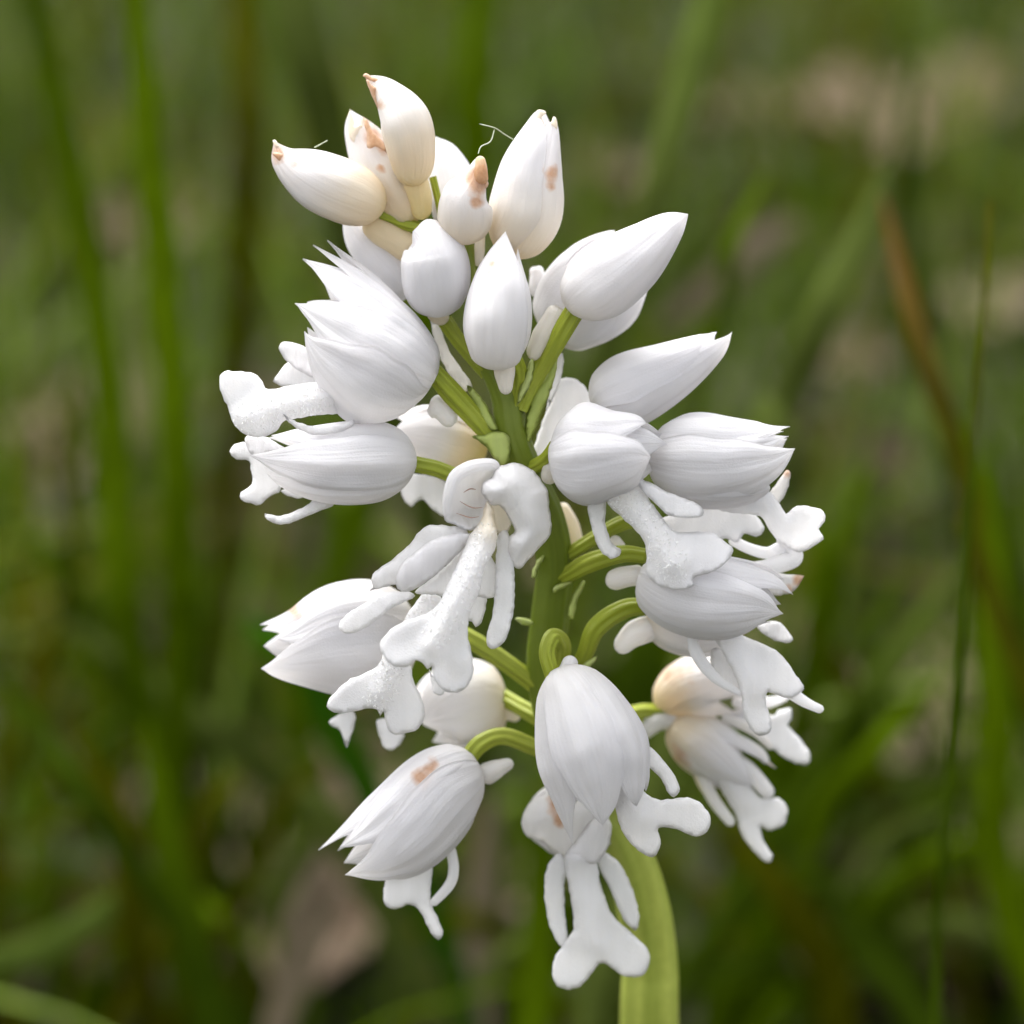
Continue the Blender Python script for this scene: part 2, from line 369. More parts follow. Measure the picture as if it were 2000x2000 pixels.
    return link(name, W(V), F, m, parent, uv, {'tint': tn, 'stain': spots(V, stain)})

def bulb(ax, wl, wr=None, dp=None):
    wr = wr or wl; dp = dp or [(a + b) / 2 for a, b in zip(wl, wr)]
    return (np.asarray(ax, float), wl, wr, dp)

# ------------------------------------------------------------------ the ground and the sky's daylight fall on a meadow floor
gn = 120; gx = np.linspace(-6, 6, gn); gy = np.linspace(-3, 12, gn)
gx = np.sign(gx) * np.abs(gx / 6) ** 1.8 * 6
X, Y = np.meshgrid(gx, gy)
Q = np.stack([X.ravel(), Y.ravel()], 1)
Zg = .006 * vnoise(Q, .09, 2) + .012 * vnoise(Q, .31, 5)
ground = link('ground', np.c_[Q, Zg - .012], [(i * gn + j, i * gn + j + 1, (i + 1) * gn + j + 1, (i + 1) * gn + j) for i in range(gn - 1) for j in range(gn - 1)], ground_material(), origin=(0, 0, 0))
ground['kind'] = 'structure'

# ------------------------------------------------------------------ the orchid
base_world = np.array([.0195, .035, -.01])
orchid = empty('orchid', base_world)
orchid['label'] = 'white orchid in full bloom with cream buds at the top of its pale green stem'; orchid['category'] = 'flower'

SP = [(915, 462, 0), (918, 540, 0), (926, 620, 0), (950, 700, 5), (985, 770, 5), (1000, 850, 0), (1030, 930, -20), (1066, 1010, -50), (1082, 1100, -80),
      (1074, 1200, -105), (1066, 1300, -125), (1090, 1420, -150), (1150, 1540, -180), (1215, 1650, -225), (1252, 1760, -290), (1267, 1880, -370), (1266, 2020, -460)]
SR = [9, 11, 14, 20, 28, 31, 33, 35, 37, 39, 41, 43, 46, 49, 52, 54, 56]
ST = [.25, .3, .25, .15, .1, .1, .1, .05, .0, .0, .0, .1, .4, .7, .9, .95, .95]  # paleness along the stem; its dark middle has shade put into the colour
# carry the line on to the soil below the frame
e2 = W([SP[-1]])[0]
for f in (.25, .5, .75, 1.0):
    q = e2 * (1 - f) + base_world * f; d = (q - CAM) @ CF
    SP.append((1000 + (q - CAM) @ CR / d * D0 / S, 1000 - (q - CAM) @ CU / d * D0 / S, (D0 - d) / S)); SR.append(58 + 6 * f); ST.append(.8)
tube('stem', SP, SR, M_STEM, orchid, ribs=7, amp=.05, seg=36, tint=ST, n=160)

def flower(name, o, label=None):
    e = empty(name, W([o])[0], orchid)
    if label: e['label'] = label
    return e
def sepals(fl, b, specs, m=M_PETAL, **kw):
    for s in specs:
        k = dict(kw); k.update(s); nm = k.pop('name', 'sepal'); ph = k.pop('phi'); hw = k.pop('hw')
        sepal(b, nm, ph, hw, m, fl, **k)
def ped(fl, pts, r, tint=.3):
    tube('flower_stalk', pts, [x * .78 for x in r], M_PED, fl, ribs=6, amp=.13, seg=42, tint=[tint * .4, tint, tint + .35, tint], nose=False, twist=random.uniform(1.2, 2.6), n=40)
def spur(fl, pts, r, tint=.1): tube('spur', pts, r, M_BUD, fl, tint=tint)

# ---- buds at the top
def bud(o, ax, hw, phis, tips, label=None, tint=(.35, .05), stain=None, ml=M_BUD, hws=(84, 84, 84), pl=.62):
    fl = flower('flower_bud', o, label)
    b = bulb(ax, hw)
    for i, (p, tp) in enumerate(zip(phis, tips)):
        sepal(b, 'sepal', p, hws[i], ml, fl, tip=tp, lay=(6, 0, -4)[i], tint=tint, stain=stain, sharp=.9, pl=pl, rid=1.0)
    return fl
def withered(fl, poly, z, m=M_BUD, st=1.25):
    c = np.mean(poly, 0); trace('withered_tip', poly, z, m, fl, th=5, edge=6, step=4, stain=[(c[0], c[1], 400, st)] if st else None, tint=.3)
f = bud((800, 358, 20), [(802, 362, 20), (803, 305, 40), (789, 235, 50), (755, 180, 48), (716, 150, 45)], [26, 43, 47, 25, 5], (-20, 100, -140),
        [(712, 148, 45), (722, 172, 50), (735, 168, 40)], 'cream bud with a hooked brown tip, highest of the cluster', (.5, .16), [(712, 150, 24, .6), (728, 182, 16, 1), (740, 206, 14, .9)])
withered(f, [(714, 152), (722, 160), (733, 172), (742, 195), (747, 220), (739, 216), (729, 192), (720, 172)], 62)
withered(f, [(708, 148), (714, 144), (730, 150), (748, 163), (735, 162), (720, 156)], 58)
spur(f, [(806, 340, 15), (820, 385, 6), (824, 428, -5)], [24, 25, 18], [.55, .8])
ped(f, [(845, 345, -10), (858, 400, -10), (868, 440, -10)], [8, 9, 10], .2)
f = bud((752, 408, 10), [(752, 408, 10), (700, 386, 25), (622, 352, 35), (562, 318, 35), (537, 282, 35)], [24, 56, 56, 29, 5], (10, 130, -110),
        [(535, 276, 36), (538, 302, 40), (545, 290, 30)], 'pinkish white bud pointing left with a torn brown tip', (.55, .08), [(545, 303, 20, 1), (575, 318, 16, .7)])
withered(f, [(531, 301), (545, 297), (562, 309), (594, 322), (572, 326), (552, 319)], 58)
withered(f, [(533, 275), (538, 274), (548, 287), (565, 296), (550, 297), (540, 290)], 46, st=0)
tube('spur', [(715, 428, -15), (752, 456, -18), (790, 482, -22), (815, 505, -30)], [22, 30, 30, 20], M_BUD, f, tint=.5)
ped(f, [(742, 420, 0), (790, 438, -10), (870, 455, -10)], [12, 14, 12], .15)
f = bud((808, 428, -40), [(812, 436, -45), (782, 395, -40), (740, 320, -35), (706, 260, -30), (690, 222, -30)], [30, 50, 50, 30, 6], (20, 140, -100),
        [(684, 214, -30), (690, 245, -25), (713, 232, -20)], 'bud with ragged brown edge tucked between two others', (.6, .1), [(728, 262, 24, 1), (714, 238, 14, .8), (748, 290, 18, .8), (744, 330, 7, 1)])
withered(f, [(709, 232), (717, 234), (728, 256), (748, 276), (756, 300), (738, 287), (718, 288), (716, 260)], 22)
withered(f, [(680, 262), (679, 225), (684, 213), (690, 232), (693, 246), (703, 240), (710, 256), (700, 285)], -2, st=0)
f = bud((906, 462, 30), [(906, 464, 35), (908, 430, 60), (912, 385, 85), (927, 352, 98), (937, 312, 100)], [32, 50, 46, 20, 9], (10, 130, -120),
        [(937, 304, 104), (920, 335, 90), (935, 340, 80)], 'small round bud with an orange brown stub, facing the viewer', (.35, .1), [(934, 352, 32, 1.2), (932, 395, 14, .8), (936, 312, 22, .7)])
tube('withered_tip', [(938, 358, 104), (939, 338, 110), (939, 320, 110), (936, 305, 108)], [17, 13, 11, 10], M_BUD, f, tint=.5, stain=[(937, 345, 60, .75)])
withered(f, [(918, 368), (926, 352), (940, 348), (954, 356), (950, 368), (938, 374), (935, 394), (930, 378)], [(920, 368, 106), (952, 358, 110), (935, 392, 112)])
f = bud((895, 440, -90), [(900, 450, -90), (888, 380, -90), (868, 310, -90), (850, 270, -90)], [45, 48, 30, 5], (0, 120, -120), [(848, 266, -90), (862, 285, -90), (880, 300, -95)], tint=(.1, 0))
f = bud((990, 500, 0), [(988, 502, 0), (1026, 425, 15), (1040, 335, 20), (1058, 262, 20), (1066, 226, 20)], [42, 68, 56, 31, 12], (52, -48, 180),
        [(1049, 216, 20), (1084, 230, 22), (1066, 222, 10)], 'tall white bud with a frayed tip, right of the cream cluster', (.4, .03), [(1078, 335, 17, .8), (1076, 365, 12, .6)], hws=(74, 72, 80))
withered(f, [(1044, 236), (1049, 217), (1055, 214), (1067, 220), (1059, 229), (1062, 242), (1052, 248)], 34, st=0)
withered(f, [(1076, 244), (1081, 227), (1089, 240), (1085, 252)], 36, st=0)
tube('spur', [(938, 455, -5), (936, 490, -5), (932, 520, -5)], [10, 11, 7], M_BUD, f, tint=.25)
f = bud((850, 600, 10), [(848, 606, 15), (851, 565, 44), (852, 525, 60), (849, 490, 66), (838, 464, 72), (822, 454, 76)], [38, 60, 64, 58, 40, 8], (0, 120, -120),
        [(806, 452, 82), (812, 454, 76), (815, 452, 74)], 'rounded white bud with a beaked top, above the left hood', (.1, .0), hws=(100, 100, 100), pl=.8)
spur(f, [(846, 600, 15), (858, 616, 18), (872, 630, 16)], [20, 20, 15], .3)
ped(f, [(868, 625, 5), (898, 668, 8), (952, 730, 5)], [17, 18, 17], .15)
f = bud((972, 700, 60), [(972, 712, 70), (972, 650, 105), (976, 580, 112), (980, 515, 100), (987, 458, 90)], [46, 66, 60, 37, 8], (8, 128, -112),
        [(987, 452, 92), (955, 492, 85), (1012, 485, 85)], 'white bud with a small pink fleck, upright before the stem', (.12, .03), [(962, 515, 13, .75), (955, 530, 9, .5)], hws=(62, 74, 82))
spur(f, [(984, 700, 75), (986, 735, 84), (989, 770, 88)], [22, 19, 12], .22)
ped(f, [(1000, 690, 60), (1015, 730, 40), (1010, 790, 15)], [16, 17, 17], .15)
f = bud((1108, 604, 60), [(1106, 602, 60), (1160, 560, 80), (1232, 508, 92), (1302, 448, 92), (1338, 422, 92)], [30, 68, 61, 31, 9], (-8, 110, -125),
        [(1344, 418, 94), (1324, 415, 90), (1335, 430, 80)], 'plump white bud on a long green stalk at the right', (.16, .0), hws=(84, 76, 70))
spur(f, [(1092, 600, 45), (1062, 655, 40), (1038, 702, 36)], [20, 22, 17], .2)
ped(f, [(1122, 608, 60), (1088, 664, 52), (1045, 738, 22), (1018, 800, 12)], [24, 22, 21, 18], .25)
f = bud((1080, 650, -80), [(1072, 660, -80), (1130, 602, -70), (1190, 545, -70), (1262, 478, -70)], [55, 88, 82, 26], (20, 140, -100),
        [(1240, 460, -70), (1200, 450, -70), (1272, 548, -60)], tint=(.1, 0), ml=M_PETAL)
tube('spur', [(1046, 520, -80), (1050, 545, -80), (1046, 580, -80)], [14, 16, 16], M_BUD, f)
f = bud((1165, 800, 0), [(1158, 804, -5), (1226, 768, 5), (1312, 728, 10), (1392, 682, 10), (1428, 652, 10)], [46, 69, 54, 29, 6], (58, -42, 180),
        [(1400, 648, 10), (1430, 648, 16), (1405, 670, 0)], 'half open white bud pointing up and right', (.12, 0), hws=(74, 78, 80))
f = bud((805, 565, -60), [(810, 575, -60), (765, 525, -60), (718, 472, -60), (678, 425, -60)], [42, 46, 38, 16], (0, 120, -120), [(672, 420, -60), (690, 450, -60), (700, 440, -60)], tint=(.05, 0), ml=M_PETAL)

# ---- hooded flower at the upper left
f = flower('flower', (845, 730, 50), 'open flower with fanned hood tips at the upper left')
b = bulb([(846, 748, 40), (764, 700, 60), (682, 650, 66), (602, 592, 58)], [52, 128, 105, 60], [52, 96, 112, 98], [45, 95, 85, 55])
sepals(f, b, [dict(phi=-105, hw=42, tip=(640, 469, 40), lay=-6, sharp=1.4), dict(phi=-78, hw=40, tip=(612, 478, 52), lay=-2, name='petal', sharp=1.4), dict(phi=-55, hw=44, tip=(592, 505, 70), lay=2, sharp=1.3, stain=[(732, 605, 13, .8)]),
              dict(phi=-8, hw=40, tip=(576, 592, 112), lay=9, sharp=1.5), dict(phi=52, hw=54, tip=(594, 648, 120), lay=18, sharp=1.4),
              dict(phi=125, hw=45, tip=(600, 640, 20), lay=-2), dict(phi=180, hw=50, tip=(600, 590, 0), lay=-2), dict(phi=-140, hw=45, tip=(620, 520, 10), lay=-4)], tint=(.08, 0))
ped(f, [(842, 722, 48), (880, 765, 45), (925, 815, 30), (962, 862, 12)], [22, 24, 23, 18], .1)
spur(f, [(838, 790, 20), (862, 800, 20), (886, 830, 20)], [24, 22, 18], .12)
lz = [(620, 760, 90), (520, 800, 105), (460, 760, 115), (440, 740, 120), (500, 845, 120)]
_, lf = trace('lip', [(680, 742), (617, 746), (574, 752), (533, 760), (518, 758), (513, 745), (496, 729), (462, 725), (433, 728), (430, 760), (446, 798), (459, 832), (488, 852), (518, 852), (540, 842), (552, 824), (575, 818), (610, 812), (690, 800)],
      lz, M_LIP, f, th=9, edge=16, ridge=([(690, 770), (600, 780), (540, 795), (490, 815)], 24, 20), tint=0)
trace('lip_arm', [(553, 808), (572, 820), (611, 833), (650, 832), (692, 820), (690, 832), (658, 845), (617, 850), (586, 840), (564, 825)], 118, M_LIP, f, th=7, edge=9)
trace('petal', [(545, 680), (552, 668), (566, 668), (592, 676), (625, 700), (640, 740), (605, 735), (575, 718), (555, 700)], 20, M_PETAL, f, th=6)
trace('petal', [(533, 745), (545, 728), (556, 712), (580, 705), (620, 720), (630, 755), (575, 760)], 5, M_PETAL, f, th=6)
FL9 = (f, lf, [(690, 770), (600, 780), (540, 795), (470, 825)])

# ---- hooded flower at the left, below it
f = flower('flower', (805, 895, 40), 'flower with long pointed hood lying to the left')
b = bulb([(812, 896, 30), (742, 898, 55), (650, 904, 66), (560, 898, 60), (495, 888, 55)], [40, 76, 73, 50, 14], [40, 74, 72, 48, 14], [35, 72, 68, 40, 12])
sepals(f, b, [dict(phi=-62, hw=52, tip=(530, 850, 60), lay=0), dict(phi=5, hw=46, tip=(486, 889, 92), lay=5), dict(phi=62, hw=50, tip=(520, 925, 70), lay=2), dict(phi=130, hw=50, lay=-1, tip=(530, 930, 20)),
              dict(phi=180, hw=55, lay=-2, tip=(505, 890, 10)), dict(phi=-125, hw=50, lay=-2, tip=(520, 855, 20))], tint=(.12, 0))
ped(f, [(805, 905, 35), (850, 915, 30), (900, 930, 10), (985, 930, -10)], [19, 18, 17, 16], .3)
trace('lip', [(448, 882), (458, 868), (474, 864), (500, 868), (540, 880), (560, 905), (552, 945), (545, 962), (530, 966), (508, 986), (490, 983), (470, 976), (470, 962), (492, 946), (490, 915), (487, 900), (462, 896)], [(460, 880, 20), (480, 970, 10), (550, 900, 0)], M_LIP, f, th=8)
trace('lip_arm', [(655, 972), (624, 970), (590, 992), (549, 1007), (517, 1003), (520, 1014), (540, 1023), (566, 1022), (604, 1006), (650, 988)], 45, M_LIP, f, th=7, edge=8)
trace('lip_arm', [(548, 958), (570, 955), (602, 962), (590, 972), (565, 970)], 5, M_LIP, f, th=6)
trace('petal', [(480, 853), (515, 852), (545, 868), (568, 884), (530, 886), (490, 888)], 70, M_PETAL, f, th=5)

# ---- blurred flower behind the stem at the left
f = flower('flower', (940, 885, -90))
b = bulb([(950, 890, -95), (895, 868, -95), (835, 850, -95), (775, 850, -95)], [46, 58, 60, 40])
sepals(f, b, [dict(phi=0, hw=70, tip=(760, 850, -80)), dict(phi=120, hw=70), dict(phi=-120, hw=70)], m=M_BUD, tint=(.75, .02))
trace('lip', [(775, 935), (800, 925), (860, 935), (885, 960), (880, 1000), (866, 1008), (842, 992), (826, 975), (812, 982), (803, 990), (792, 980), (782, 960)], -110, M_LIP, f, th=8)

# ---- the flower that faces the viewer
f = flower('flower', (960, 950, 110), 'open flower facing the viewer, its lip hanging like a small figure')
trace('petal', [(869, 1015), (872, 987), (886, 938), (912, 915), (954, 904), (975, 913), (968, 945), (958, 985), (945, 1020), (918, 1036), (890, 1026)], [(880, 1000, 150), (900, 925, 140), (960, 912, 130), (940, 980, 112), (905, 985, 118), (915, 1030, 140)], M_PETAL, f, th=5, edge=8, dome=-46)
tube('petal', [(871, 1010, 152), (876, 970, 158), (890, 932, 158), (920, 913, 155), (958, 907, 150), (975, 914, 142)], [6, 12, 15, 14, 11, 6], M_PETAL, f, flat=.6)
for pl in ([(898, 979, 104), (912, 987, 99), (926, 992, 97), (943, 991, 97)], [(890, 1002, 112), (905, 1007, 107), (920, 1011, 105), (936, 1009, 104)], [(905, 962, 98), (918, 955, 95), (930, 956, 95)]):
    tube('petal_marking', pl, [.5, 1.1, 1.2, .5], M_VEIN, f, seg=6, n=16)
trace('sepal', [(960, 932), (968, 915), (990, 906), (1012, 904), (1044, 922), (1062, 945), (1072, 968), (1072, 990), (1077, 1012), (1075, 1044), (1056, 1068), (1034, 1092), (1013, 1111), (997, 1098), (992, 1070), (995, 1050), (1006, 1037), (996, 1016), (986, 998), (976, 988), (960, 986), (948, 972), (939, 960), (945, 940)],
      [(955, 950, 150), (1020, 912, 132), (1070, 1000, 122), (1015, 1100, 118), (1000, 1040, 145)], M_PETAL, f, th=7, edge=14, dome=36, ruffle=.8, step=5)
trace('petal', [(935, 900), (965, 905), (985, 930), (1000, 975), (1000, 1020), (985, 1045), (955, 1030), (930, 990), (925, 940)], 62, M_PETAL, f, th=6, dome=-14, tint=.28)
trace('sepal', [(915, 1040), (870, 1026), (833, 1027), (814, 1044), (799, 1064), (759, 1098), (733, 1116), (724, 1135), (729, 1146), (720, 1155), (748, 1147), (775, 1142), (810, 1135), (870, 1090)], [(900, 1040, 125), (730, 1140, 110), (800, 1070, 118)], M_PETAL, f, th=6, dome=8, edge=9)
trace('sepal', [(925, 1045), (900, 1040), (850, 1052), (815, 1075), (786, 1100), (775, 1122), (772, 1140), (785, 1155), (808, 1152), (842, 1130), (880, 1096), (915, 1062)], [(910, 1045, 138), (790, 1140, 132), (840, 1080, 142)], M_PETAL, f, th=6, dome=9, edge=9)
trace('petal', [(905, 1070), (925, 1090), (905, 1130), (880, 1165), (851, 1162), (811, 1157), (842, 1130), (880, 1096)], 105, M_PETAL, f, th=6, dome=5)
trace('petal', [(950, 1080), (970, 1108), (975, 1140), (967, 1166), (942, 1168), (925, 1160), (930, 1110)], 108, M_PETAL, f, th=6, dome=5)
trace('petal', [(950, 1165), (948, 1190), (940, 1216), (930, 1226), (922, 1214), (905, 1210), (900, 1170), (925, 1155)], 90, M_PETAL, f, th=6)
l12 = [(958, 970, 92), (965, 1000, 118), (960, 1040, 150), (930, 1090, 165), (890, 1160, 185), (850, 1220, 190), (770, 1260, 182), (885, 1335, 178), (833, 1295, 190), (915, 1280, 184)]
_, lf = trace('lip', [(943, 1006), (946, 986), (955, 978), (964, 996), (968, 1024), (972, 1050), (962, 1082), (947, 1108), (936, 1155), (921, 1190), (913, 1232), (922, 1278), (926, 1310), (918, 1332), (907, 1347), (886, 1354), (862, 1346), (846, 1322), (843, 1302), (834, 1307), (826, 1296), (812, 1289), (797, 1302), (772, 1302), (752, 1287), (742, 1258), (757, 1235), (782, 1217), (814, 1205), (843, 1192), (863, 1168), (884, 1120), (899, 1090), (916, 1048), (934, 1024)],
      l12, M_LIP, f, th=10, edge=17, ridge=([(958, 960), (962, 1005), (950, 1050), (925, 1110), (895, 1170), (862, 1230), (845, 1260)], 22, 24), tint=[(965, 1010, 70, .3)])
FL12 = (f, lf, [(950, 1050), (925, 1110), (895, 1170), (855, 1235)])
trace('lip_arm', [(662, 1222), (672, 1204), (714, 1177), (755, 1157), (800, 1156), (812, 1164), (797, 1173), (759, 1191), (737, 1210), (708, 1230), (683, 1238), (667, 1234)], [(670, 1225, 95), (800, 1160, 110), (740, 1185, 118)], M_LIP, f, th=8, edge=12)
trace('lip_arm', [(974, 1042), (990, 1036), (999, 1062), (1003, 1100), (1005, 1140), (1003, 1192), (992, 1240), (980, 1258), (966, 1267), (952, 1262), (951, 1236), (962, 1200), (966, 1160), (968, 1108), (970, 1070)], [(982, 1045, 112), (990, 1090, 130), (965, 1255, 150), (995, 1170, 145)], M_LIP, f, th=9, edge=13)
ped(f, [(985, 960, 70), (1010, 955, 40), (1040, 950, 0)], [16, 17, 17], .2)
trace('lip_arm', [(838, 1306), (845, 1322), (868, 1350), (858, 1358), (846, 1352)], 165, M_LIP, f, th=5)

# ---- pale blurred flower at the left with its lip coming forward
f = flower('flower', (805, 1235, -120), 'out of focus flower behind the central lip, its own lip showing below')
b = bulb([(815, 1235, -130), (740, 1240, -110), (652, 1246, -95), (572, 1258, -95), (515, 1262, -95)], [60, 110, 106, 68, 40], [60, 105, 102, 62, 40], [50, 95, 90, 60, 30])
sepals(f, b, [dict(phi=-70, hw=46, tip=(508, 1220, -90), lay=0, stain=[(576, 1192, 20, 1), (600, 1180, 12, .5)]), dict(phi=-30, hw=40, tip=(540, 1248, -50), lay=3), dict(phi=38, hw=60, tip=(510, 1306, -40), lay=8, sharp=1.1),
              dict(phi=120, hw=50, tip=(560, 1310, -120)), dict(phi=180, hw=55), dict(phi=-125, hw=50)], tint=(.2, 0))
ped(f, [(815, 1215, -130), (860, 1222, -125), (921, 1250, -105), (985, 1292, -110), (1056, 1345, -125)], [18, 20, 21, 22, 22], .35)
l13 = [(820, 1190, 62), (750, 1290, 60), (650, 1375, 48), (800, 1420, 50), (740, 1385, 62)]
_, lf = trace('lip', [(826, 1160), (860, 1165), (862, 1195), (835, 1235), (800, 1262), (790, 1290), (803, 1302), (807, 1329), (823, 1362), (830, 1396), (817, 1423), (793, 1432), (773, 1436), (756, 1423), (749, 1389), (743, 1399), (736, 1386), (719, 1384), (682, 1391), (652, 1391), (638, 1379), (648, 1359), (679, 1329), (712, 1315), (738, 1300), (752, 1270), (780, 1225)],
      l13, M_LIP, f, th=9, edge=16, ridge=([(845, 1170), (800, 1235), (765, 1290), (745, 1350)], 20, 20))
FL13 = (f, lf, [(845, 1170), (800, 1235), (765, 1290), (742, 1362)])
trace('lip_arm', [(642, 1410), (664, 1394), (692, 1390), (692, 1420), (684, 1442), (676, 1460), (665, 1428), (650, 1420)], -110, M_LIP, f, th=8)
trace('lip_arm', [(737, 1405), (780, 1415), (790, 1440), (768, 1465), (748, 1458)], -120, M_LIP, f, th=8)

# ---- round blurred flower behind the stem
f = flower('flower', (985, 1365, -200), 'round blurred flower half hidden behind the stem')
b = bulb([(992, 1360, -230), (935, 1370, -230), (872, 1388, -230), (825, 1415, -230)], [50, 84, 82, 46])
sepals(f, b, [dict(phi=0, hw=74), dict(phi=120, hw=74), dict(phi=-120, hw=74)], tint=(.3, .02))
spur(f, [(968, 1385, -215), (995, 1393, -215), (1016, 1402, -215)], [16, 15, 12], .25)
ped(f, [(960, 1350, -232), (1000, 1372, -190), (1056, 1404, -150)], [18, 20, 20], .4)

# ---- right: front flower with the long lip
f = flower('flower', (1082, 885, 70), 'flower with a broad hood and a long lip bent to the right')
b = bulb([(1076, 886, 70), (1138, 886, 95), (1202, 882, 108), (1256, 872, 112), (1296, 870, 112)], [48, 96, 79, 56, 30], [48, 96, 80, 62, 34], [40, 84, 76, 50, 26])
sepals(f, b, [dict(phi=62, hw=54, tip=(1262, 826, 135), lay=0), dict(phi=-28, hw=58, tip=(1271, 892, 172), lay=8), dict(phi=-92, hw=44, tip=(1240, 940, 120), lay=3),
              dict(phi=150, hw=56, tip=(1296, 850, 60), lay=-2), dict(phi=-150, hw=50, tip=(1290, 905, 60), lay=-2), dict(name='petal', phi=20, hw=60, tip=(1304, 868, 108), lay=-10)], tint=(.05, 0))
spur(f, [(1080, 905, 40), (1074, 925, 36), (1070, 945, 34)], [19, 18, 14], .2)
ped(f, [(1086, 872, 60), (1064, 898, 40), (1038, 915, 5)], [17, 16, 16], .1)
l1 = [(1210, 960, 110), (1280, 1060, 135), (1300, 1130, 140), (1410, 1080, 125), (1340, 1120, 140)]
_, lf = trace('lip', [(1182, 975), (1210, 955), (1244, 936), (1268, 975), (1295, 1012), (1318, 1038), (1355, 1038), (1394, 1040), (1414, 1056), (1433, 1075), (1418, 1098), (1390, 1118), (1358, 1126), (1354, 1136), (1356, 1143), (1324, 1153), (1286, 1143), (1263, 1122), (1262, 1082), (1254, 1050), (1222, 1018)],
      l1, M_LIP, f, th=9, edge=15, ridge=([(1212, 960), (1250, 1015), (1290, 1070), (1310, 1100)], 24, 22), tint=[(1215, 960, 50, .15)])
FL1 = (f, lf, [(1212, 960), (1250, 1015), (1290, 1070), (1318, 1105)])
trace('lip_arm', [(1148, 975), (1182, 972), (1182, 1020), (1194, 1058), (1205, 1070), (1213, 1074), (1210, 1086), (1192, 1091), (1172, 1074), (1156, 1034)], [(1165, 980, 110), (1205, 1085, 128), (1175, 1040, 128)], M_LIP, f, th=9, edge=13)
trace('lip_arm', [(1240, 938), (1256, 936), (1303, 960), (1345, 976), (1368, 988), (1376, 1001), (1366, 1010), (1340, 1012), (1307, 1007), (1290, 994), (1262, 966)], [(1250, 945, 115), (1370, 1000, 128), (1310, 985, 130)], M_LIP, f, th=9, edge=13)

# ---- right: hood behind it
f = flower('flower', (1280, 880, 0), 'flower with a long two-pointed hood lying to the right')
b = bulb([(1272, 888, -5), (1340, 894, 25), (1420, 896, 32), (1492, 880, 30), (1538, 856, 28)], [48, 86, 81, 56, 22], [48, 86, 81, 60, 24], [45, 78, 74, 46, 18])
sepals(f, b, [dict(phi=58, hw=52, tip=(1543, 833, 25), lay=0), dict(phi=30, hw=40, tip=(1540, 852, 45), lay=-5, name='petal'), dict(phi=-20, hw=52, tip=(1553, 876, 62), lay=7, sharp=1.1), dict(phi=-78, hw=50, tip=(1500, 945, 30), lay=2),
              dict(phi=180, hw=55, lay=-2), dict(phi=125, hw=50, lay=-2), dict(phi=-130, hw=50, lay=-3, tip=(1500, 930, 0))], tint=(.12, 0))
trace('lip', [(1380, 985), (1430, 968), (1481, 958), (1505, 962), (1524, 985), (1535, 1003), (1556, 988), (1585, 990), (1609, 999), (1611, 1018), (1600, 1033), (1608, 1053), (1586, 1068), (1562, 1079), (1527, 1062), (1502, 1035), (1490, 1012), (1462, 1004), (1420, 1000)], [(1400, 985, 0), (1510, 990, 20), (1590, 1030, 15)], M_LIP, f, th=9, edge=13, ridge=([(1430, 980), (1490, 985), (1525, 1030)], 18, 10))
trace('petal', [(1502, 968), (1520, 940), (1538, 917), (1544, 925), (1541, 948), (1530, 972), (1515, 988)], -5, M_PETAL, f, th=6, stain=[(1541, 920, 22, .8)], tint=.12)
trace('lip_arm', [(1290, 1015), (1340, 1000), (1418, 974), (1468, 1000), (1492, 1028), (1482, 1048), (1454, 1042), (1440, 1060), (1418, 1052), (1380, 1066), (1320, 1050)], -30, M_LIP, f, th=9)
tube('lip_arm', [(1425, 1052, -35), (1460, 1070, -35), (1498, 1080, -35), (1525, 1070, -30), (1545, 1072, -30)], [11, 11, 11, 12, 12], M_LIP, f, flat=.6)
tube('lip_arm', [(1520, 1050, -30), (1548, 1075, -28), (1548, 1092, -28), (1500, 1108, -32), (1455, 1112, -36)], [12, 14, 17, 17, 14], M_LIP, f, flat=.6)
ped(f, [(1258, 1012, -30), (1215, 1022, -30), (1170, 1045, -50), (1095, 1092, -75)], [15, 17, 17, 15], .1)
spur(f, [(1215, 1055, -40), (1190, 1075, -40), (1178, 1090, -40)], [18, 16, 12], .15)

# ---- right: lower hood
f = flower('flower', (1258, 1110, 10), 'flower with a pointed hood below the long lip')
b = bulb([(1252, 1118, 5), (1320, 1148, 32), (1402, 1164, 42), (1482, 1168, 42), (1526, 1180, 40)], [48, 74, 76, 52, 20], [48, 78, 80, 54, 20], [42, 72, 74, 45, 16])
sepals(f, b, [dict(phi=62, hw=56, tip=(1549, 1161, 40), lay=0), dict(phi=-18, hw=58, tip=(1530, 1199, 78), lay=7, sharp=1.1), dict(phi=-85, hw=50, tip=(1505, 1215, 30), lay=2),
              dict(phi=180, hw=55, lay=-2), dict(phi=125, hw=50, lay=-2, tip=(1530, 1130, 10)), dict(phi=-130, hw=50, lay=-3)], tint=(.1, 0))
trace('petal', [(1460, 1110), (1510, 1118), (1550, 1122), (1570, 1124), (1560, 1142), (1545, 1158), (1500, 1160)], -10, M_PETAL, f, th=6, stain=[(1562, 1130, 20, .9), (1540, 1148, 12, .7)], tint=.1)
spur(f, [(1258, 1122, 0), (1215, 1128, -15), (1185, 1140, -22)], [20, 22, 17], .15)
ped(f, [(1262, 1086, 10), (1215, 1082, 0), (1150, 1100, -35), (1085, 1135, -75)], [17, 21, 21, 18], .05)
trace('lip', [(1395, 1240), (1425, 1232), (1471, 1250), (1500, 1262), (1527, 1280), (1556, 1320), (1570, 1345), (1540, 1364), (1500, 1352), (1496, 1372), (1506, 1404), (1505, 1428), (1484, 1437), (1464, 1422), (1451, 1388), (1447, 1352), (1430, 1310)], [(1420, 1240, 10), (1480, 1330, 30), (1480, 1425, 25), (1555, 1345, 15)], M_LIP, f, th=9, edge=14, ridge=([(1425, 1240), (1460, 1300), (1475, 1350)], 22, 16))
